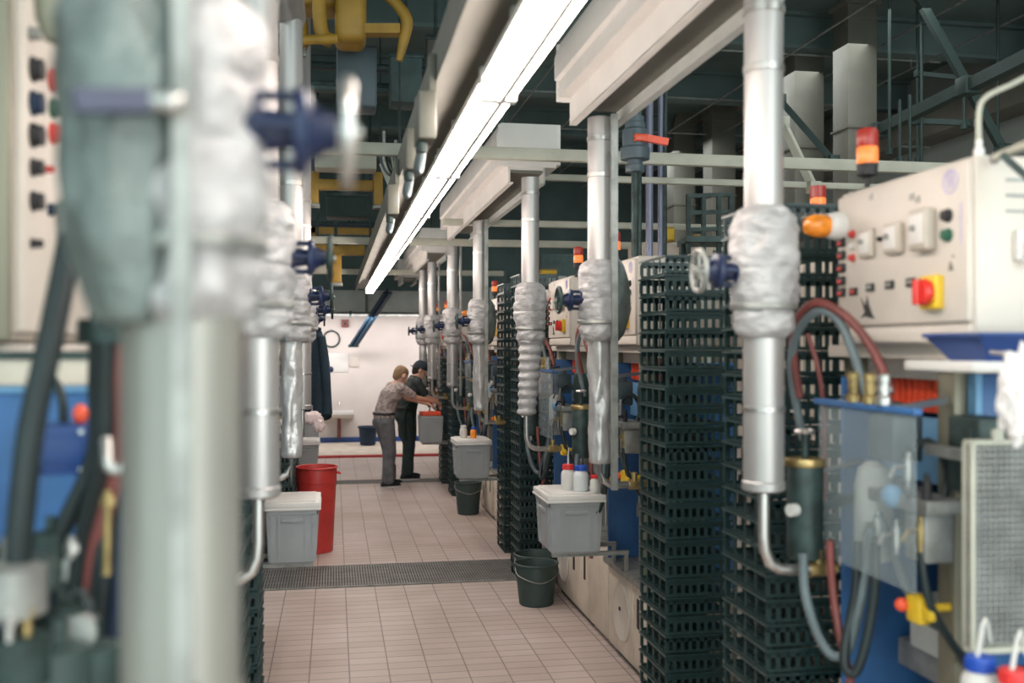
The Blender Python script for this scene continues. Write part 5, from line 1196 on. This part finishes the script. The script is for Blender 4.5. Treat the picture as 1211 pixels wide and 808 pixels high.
def person(label, loc, rz, J, top, bottom, hair, cap=None, apron=None, shoe='shoe_black'):
    cr, sr = math.cos(rz), math.sin(rz); L = Vector(loc)
    T = lambda v: L + Vector((v.x * cr - v.y * sr, v.x * sr + v.y * cr, v.z))
    t = thing('person', label, 'person', loc)
    V = {k: Vector(v) for k, v in J.items()}
    hd = V['head']; fw = Vector(J['face']).normalized(); upv = Vector((0, 0, 1)); upv = (upv - fw * upv.dot(fw)).normalized(); sd = fw.cross(upv)   # sd = right
    b = MB()
    cone(b, V['pelvis'] + Vector((0, .07, 0)), V['pelvis'] + Vector((0, -.07, 0)), .105, .105)
    cone(b, V['pelvis'], V['waist'], .12, .115)
    cone(b, V['waist'], V['chest'], .12, .125)
    cone(b, V['chest'] + Vector((0, .08, 0)), V['chest'] + Vector((0, -.08, 0)), .10, .10)
    cone(b, V['shl'], V['shr'], .06, .06); cone(b, V['chest'], V['neck'], .10, .065)
    cone(b, V['neck'], hd - upv * .05, .056, .052)
    for q in 'lr':
        cone(b, V['hip' + q], V['kn' + q], .082, .056); cone(b, V['kn' + q], V['kn' + q] * .6 + V['an' + q] * .4, .054, .055); cone(b, V['kn' + q] * .6 + V['an' + q] * .4, V['an' + q], .055, .036)
        f = V['an' + q] + Vector((.14, 0, -.05)); cone(b, V['an' + q] + Vector((-.04, 0, -.045)), f, .03, .026)
        cone(b, V['sh' + q], V['el' + q], .05, .038); cone(b, V['el' + q], V['wr' + q], .040, .025)
        hand(b, V['wr' + q], (V['wr' + q] - V['el' + q]).normalized() + Vector((0, 0, -.15)), Vector((0, 0, 1)), 1 if q == 'l' else -1)
    # head
    cone(b, hd + upv * .035 - fw * .02, hd + upv * .03 + fw * .015, .088, .083); cone(b, hd + upv * .0 + fw * .02, hd - upv * .085 + fw * .062, .072, .036)
    cone(b, hd + fw * .098 + upv * .015, hd + fw * .122 - upv * .022, .010, .016); cone(b, hd + fw * .092 - upv * .052 + sd * .018, hd + fw * .092 - upv * .052 - sd * .018, .012, .012)
    for q in (-1, 1):
        cone(b, hd + sd * q * .084 + upv * .02, hd + sd * q * .088 - upv * .022, .015, .011); cone(b, hd + fw * .086 + upv * .03 + sd * q * .014, hd + fw * .078 + upv * .032 + sd * q * .046, .011, .010)
    body = fuse(b, 'body', 'skin', t, .0065, T, 4)
    for q in (-1, 1):
        e = MB(); e.ell(T(hd + fw * .089 + upv * .010 + sd * q * .033), .0115, 12); eye = e.build('eye', 'eye_white', t); e = MB(); e.ell(T(hd + fw * .098 + upv * .010 + sd * q * .033), .006, 10); e.build('iris', 'print_black', eye)
    e = MB(); e.tube([T(hd + fw * .094 - upv * .052 + sd * .022), T(hd + fw * .106 - upv * .050), T(hd + fw * .094 - upv * .052 - sd * .022)], .005, 8, 4); e.build('mouth', 'lips', t)
    h = MB(); rnd = random.Random(len(label))
    cone(h, hd + upv * .05 - fw * .028, hd + upv * .055 + fw * .008, .093, .088); cone(h, hd + upv * .03 - fw * .04, hd - upv * .04 - fw * .055, .084, .055)
    for k in range(26):
        a = rnd.uniform(0, 2 * PI); r_ = rnd.uniform(.02, .085); p = hd + upv * (.075 + .06 * (1 - r_ / .085)) + (fw * math.cos(a) - Vector((0, 0, 0)) + sd * math.sin(a)) * r_ - fw * .015
        cone(h, p, p + fw * rnd.uniform(-.02, .02) + sd * rnd.uniform(-.02, .02), .014, .010)
    fuse(h, 'hair', hair, t, .007, T, 2)
    # shirt with short sleeves
    s = MB()
    cone(s, V['pelvis'] + Vector((0, .06, .06)), V['pelvis'] + Vector((0, -.06, .06)), .128, .128); cone(s, V['pelvis'] + Vector((0, 0, .05)), V['waist'], .135, .14); cone(s, V['waist'], V['chest'], .142, .14)
    cone(s, V['chest'] + Vector((0, .09, 0)), V['chest'] + Vector((0, -.09, 0)), .118, .118); cone(s, V['shl'], V['shr'], .076, .076); cone(s, V['chest'], V['neck'] - Vector((0, 0, .03)), .115, .076)
    cone(s, V['waist'] + Vector((-.06, .08, -.02)), V['chest'] + Vector((-.05, .07, 0)), .07, .09); cone(s, V['waist'] + Vector((-.06, -.08, -.02)), V['chest'] + Vector((-.05, -.07, 0)), .07, .09)
    for q in 'lr':
        m_ = V['sh' + q] * .3 + V['el' + q] * .7; cone(s, V['sh' + q], m_, .070, .060)
    for k in range(9):     # soft folds at the waist
        a = -1.2 + k * .45; p = V['waist'] + Vector((-.12 * math.cos(a), .14 * math.sin(a), -.05 + .02 * (k % 3))); cone(s, p, p + Vector((.01, .03, .05)), .022, .016)
    fuse(s, 'shirt', top, t, .009, T, 4)
    # trousers
    p = MB(); cone(p, V['pelvis'] + Vector((0, .07, 0)), V['pelvis'] + Vector((0, -.07, 0)), .124, .124); cone(p, V['pelvis'] + Vector((-.045, .06, -.03)), V['pelvis'] + Vector((-.045, -.06, -.03)), .10, .10)
    cone(p, V['pelvis'], V['pelvis'] + Vector((0, 0, .07)), .122, .122)
    for q in 'lr':
        cone(p, V['hip' + q], V['kn' + q], .116, .090); cone(p, V['kn' + q], V['an' + q] + Vector((0, 0, .02)), .090, .076)
        for k in range(4): z = V['an' + q] + Vector((.0, 0, .03 + .045 * k)); cone(p, z + Vector((.03, -.02, 0)), z + Vector((.0, .03, .015)), .066, .06)
    tr = fuse(p, 'trousers', bottom, t, .009, T, 3)
    bl = MB(); c = V['pelvis'] + Vector((.0, 0, .095)); pts = [T(c + Vector((.132 * math.cos(a), .19 * math.sin(a), 0))) for a in [2 * PI * k / 24 for k in range(25)]]
    bl.tube(pts, .017, 8); bl.build('belt', 'print_black', t)
    for q in 'lr':
        a = V['an' + q]; m = MB(); z0 = .005
        sh = MB(); cone(sh, a + Vector((-.055, 0, -.045)), a + Vector((.02, 0, -.03)), .042, .044); cone(sh, a + Vector((.02, 0, -.035)), a + Vector((.165, 0, -.058)), .043, .032); cone(sh, a + Vector((-.02, 0, -.03)), a + Vector((.0, 0, .03)), .046, .048)
        so = fuse(sh, 'shoe', shoe, t, .006, T, 3)
        zs = T(a).z - .09
        outline = [(-.10, 0), (-.085, .035), (-.03, .042), (.06, .048), (.14, .045), (.19, .025), (.20, 0), (.19, -.025), (.14, -.045), (.06, -.048), (-.03, -.042), (-.085, -.035)]
        pl = [T(Vector((a.x + u, a.y + v_, 0))) for u, v_ in outline]
        m.prism([(w_.x, w_.y) for w_ in pl], 'z', zs, zs + .026); m.build('sole', 'white_plastic', so)
    if cap:
        m = MB(); cone(m, hd + upv * .052 - fw * .02, hd + upv * .058 + fw * .012, .099, .094); cone(m, hd + upv * .04 + fw * .0, hd + upv * .04 - fw * .02, .100, .100)
        m.v = [v for v in m.v]; c_ = fuse(m, 'cap', cap, t, .006, T, 3)
        # cut the lower half away so that the cap ends at a band
        bm = bmesh.new(); bm.from_mesh(c_.data); o_ = world_loc(c_)
        pc = T(hd + upv * .028) - o_; nrm = (T(upv) - T(Vector((0, 0, 0)))); bmesh.ops.bisect_plane(bm, geom=bm.verts[:] + bm.edges[:] + bm.faces[:], plane_co=pc, plane_no=nrm, clear_inner=True)
        bmesh.ops.holes_fill(bm, edges=[e for e in bm.edges if e.is_boundary]); bm.to_mesh(c_.data); bm.free()
        br = MB(); pts = []
        for k in range(9):
            a = -1.05 + k * 2.1 / 8; pts.append((-fw * (.094 * math.cos(a) + .0) + sd * .094 * math.sin(a)))
        vs = []; fs = []
        for k, q in enumerate(pts):
            a = -1.05 + k * 2.1 / 8; ext = .065 * math.cos(a * 1.35)
            for zz in (0, .007): vs.append(T(hd + upv * (.032 + zz) + q)); vs.append(T(hd + upv * (.012 + zz) + q - fw * max(ext, .004)))
        for k in range(8):
            i = k * 4; fs += [(i, i + 4, i + 5, i + 1), (i + 2, i + 3, i + 7, i + 6), (i, i + 2, i + 6, i + 4), (i + 1, i + 5, i + 7, i + 3)]
        fs += [(0, 1, 3, 2), (32, 34, 35, 33)]; br.add(vs, fs); br.build('brim', cap, c_)
    if apron:
        m = MB(); n = 12; rows = []
        zz = [(V['chest'].z + .10, V['chest'].x + .13, .13), (V['chest'].z - .05, V['chest'].x + .155, .17), (V['waist'].z, V['waist'].x + .16, .22), (V['pelvis'].z + .05, V['pelvis'].x + .165, .25), (V['pelvis'].z - .15, V['pelvis'].x + .175, .25), (V['pelvis'].z - .38, V['pelvis'].x + .17, .25)]
        vs = []; fs = []
        for (z, x, hw) in zz:
            for k in range(n + 1):
                u = -1 + 2 * k / n; vs.append(T(Vector((x - .20 * u * u * (hw / .22) + .008 * math.sin(k * 1.9), hw * u * .9, z))))
        for i in range(len(zz) - 1):
            for k in range(n): o = i * (n + 1) + k; fs.append((o, o + 1, o + n + 2, o + n + 1))
        m.add(vs, fs); ap = m.build('apron', apron, t, 180)
        sm = ap.modifiers.new('thick', 'SOLIDIFY'); sm.thickness = .012; ss = ap.modifiers.new('sub', 'SUBSURF'); ss.levels = 1; ss.render_levels = 1
        m = MB(); m.tube([T(V['chest'] + Vector((.10, .10, .09))), T(V['neck'] + Vector((.0, .08, .02))), T(V['neck'] + Vector((-.08, 0, .03))), T(V['neck'] + Vector((.0, -.08, .02))), T(V['chest'] + Vector((.10, -.10, .09)))], .008, 8, 5); m.build('strap', apron, ap)
    return t
qa = W(459, 575, 13.5)
JA = dict(pelvis=(-.06, 0, .90), waist=(-.03, 0, 1.06), chest=(.05, 0, 1.25), neck=(.13, 0, 1.40), head=(.18, 0, 1.50), face=(.80, .2, -.50),
          shl=(.11, .19, 1.34), shr=(.11, -.19, 1.34), ell=(.34, .20, 1.19), elr=(.36, -.16, 1.20), wrl=(.62, .08, 1.10), wrr=(.64, -.07, 1.14),
          hipl=(-.05, .095, .87), hipr=(-.06, -.095, .87), knl=(.05, .12, .48), knr=(-.02, -.12, .48), anl=(.06, .13, .09), anr=(-.06, -.13, .09))
person('person with short blond hair in grey checked shirt and grey trousers, leaning forward', (qa.x, qa.y, 0), .30, JA, 'shirt_check', 'trousers_gray', 'hair_blond')
qb = W(482, 567, 14.25)
JB = dict(pelvis=(-.04, 0, .93), waist=(.0, 0, 1.10), chest=(.06, 0, 1.30), neck=(.12, 0, 1.45), head=(.18, 0, 1.555), face=(.92, -.12, -.38),
          shl=(.10, .19, 1.40), shr=(.10, -.19, 1.40), ell=(.24, .22, 1.16), elr=(.25, -.20, 1.17), wrl=(.46, .12, 1.10), wrr=(.47, -.13, 1.10),
          hipl=(-.04, .095, .90), hipr=(-.04, -.095, .90), knl=(.04, .12, .49), knr=(.0, -.12, .49), anl=(.02, .13, .09), anr=(-.04, -.13, .09))
person('person in dark backwards cap and dark green apron behind the one in grey', (qb.x, qb.y, 0), .12, JB, 'shirt_dark', 'trousers_dark', 'hair_dark', 'cap_cloth', 'apron_green')
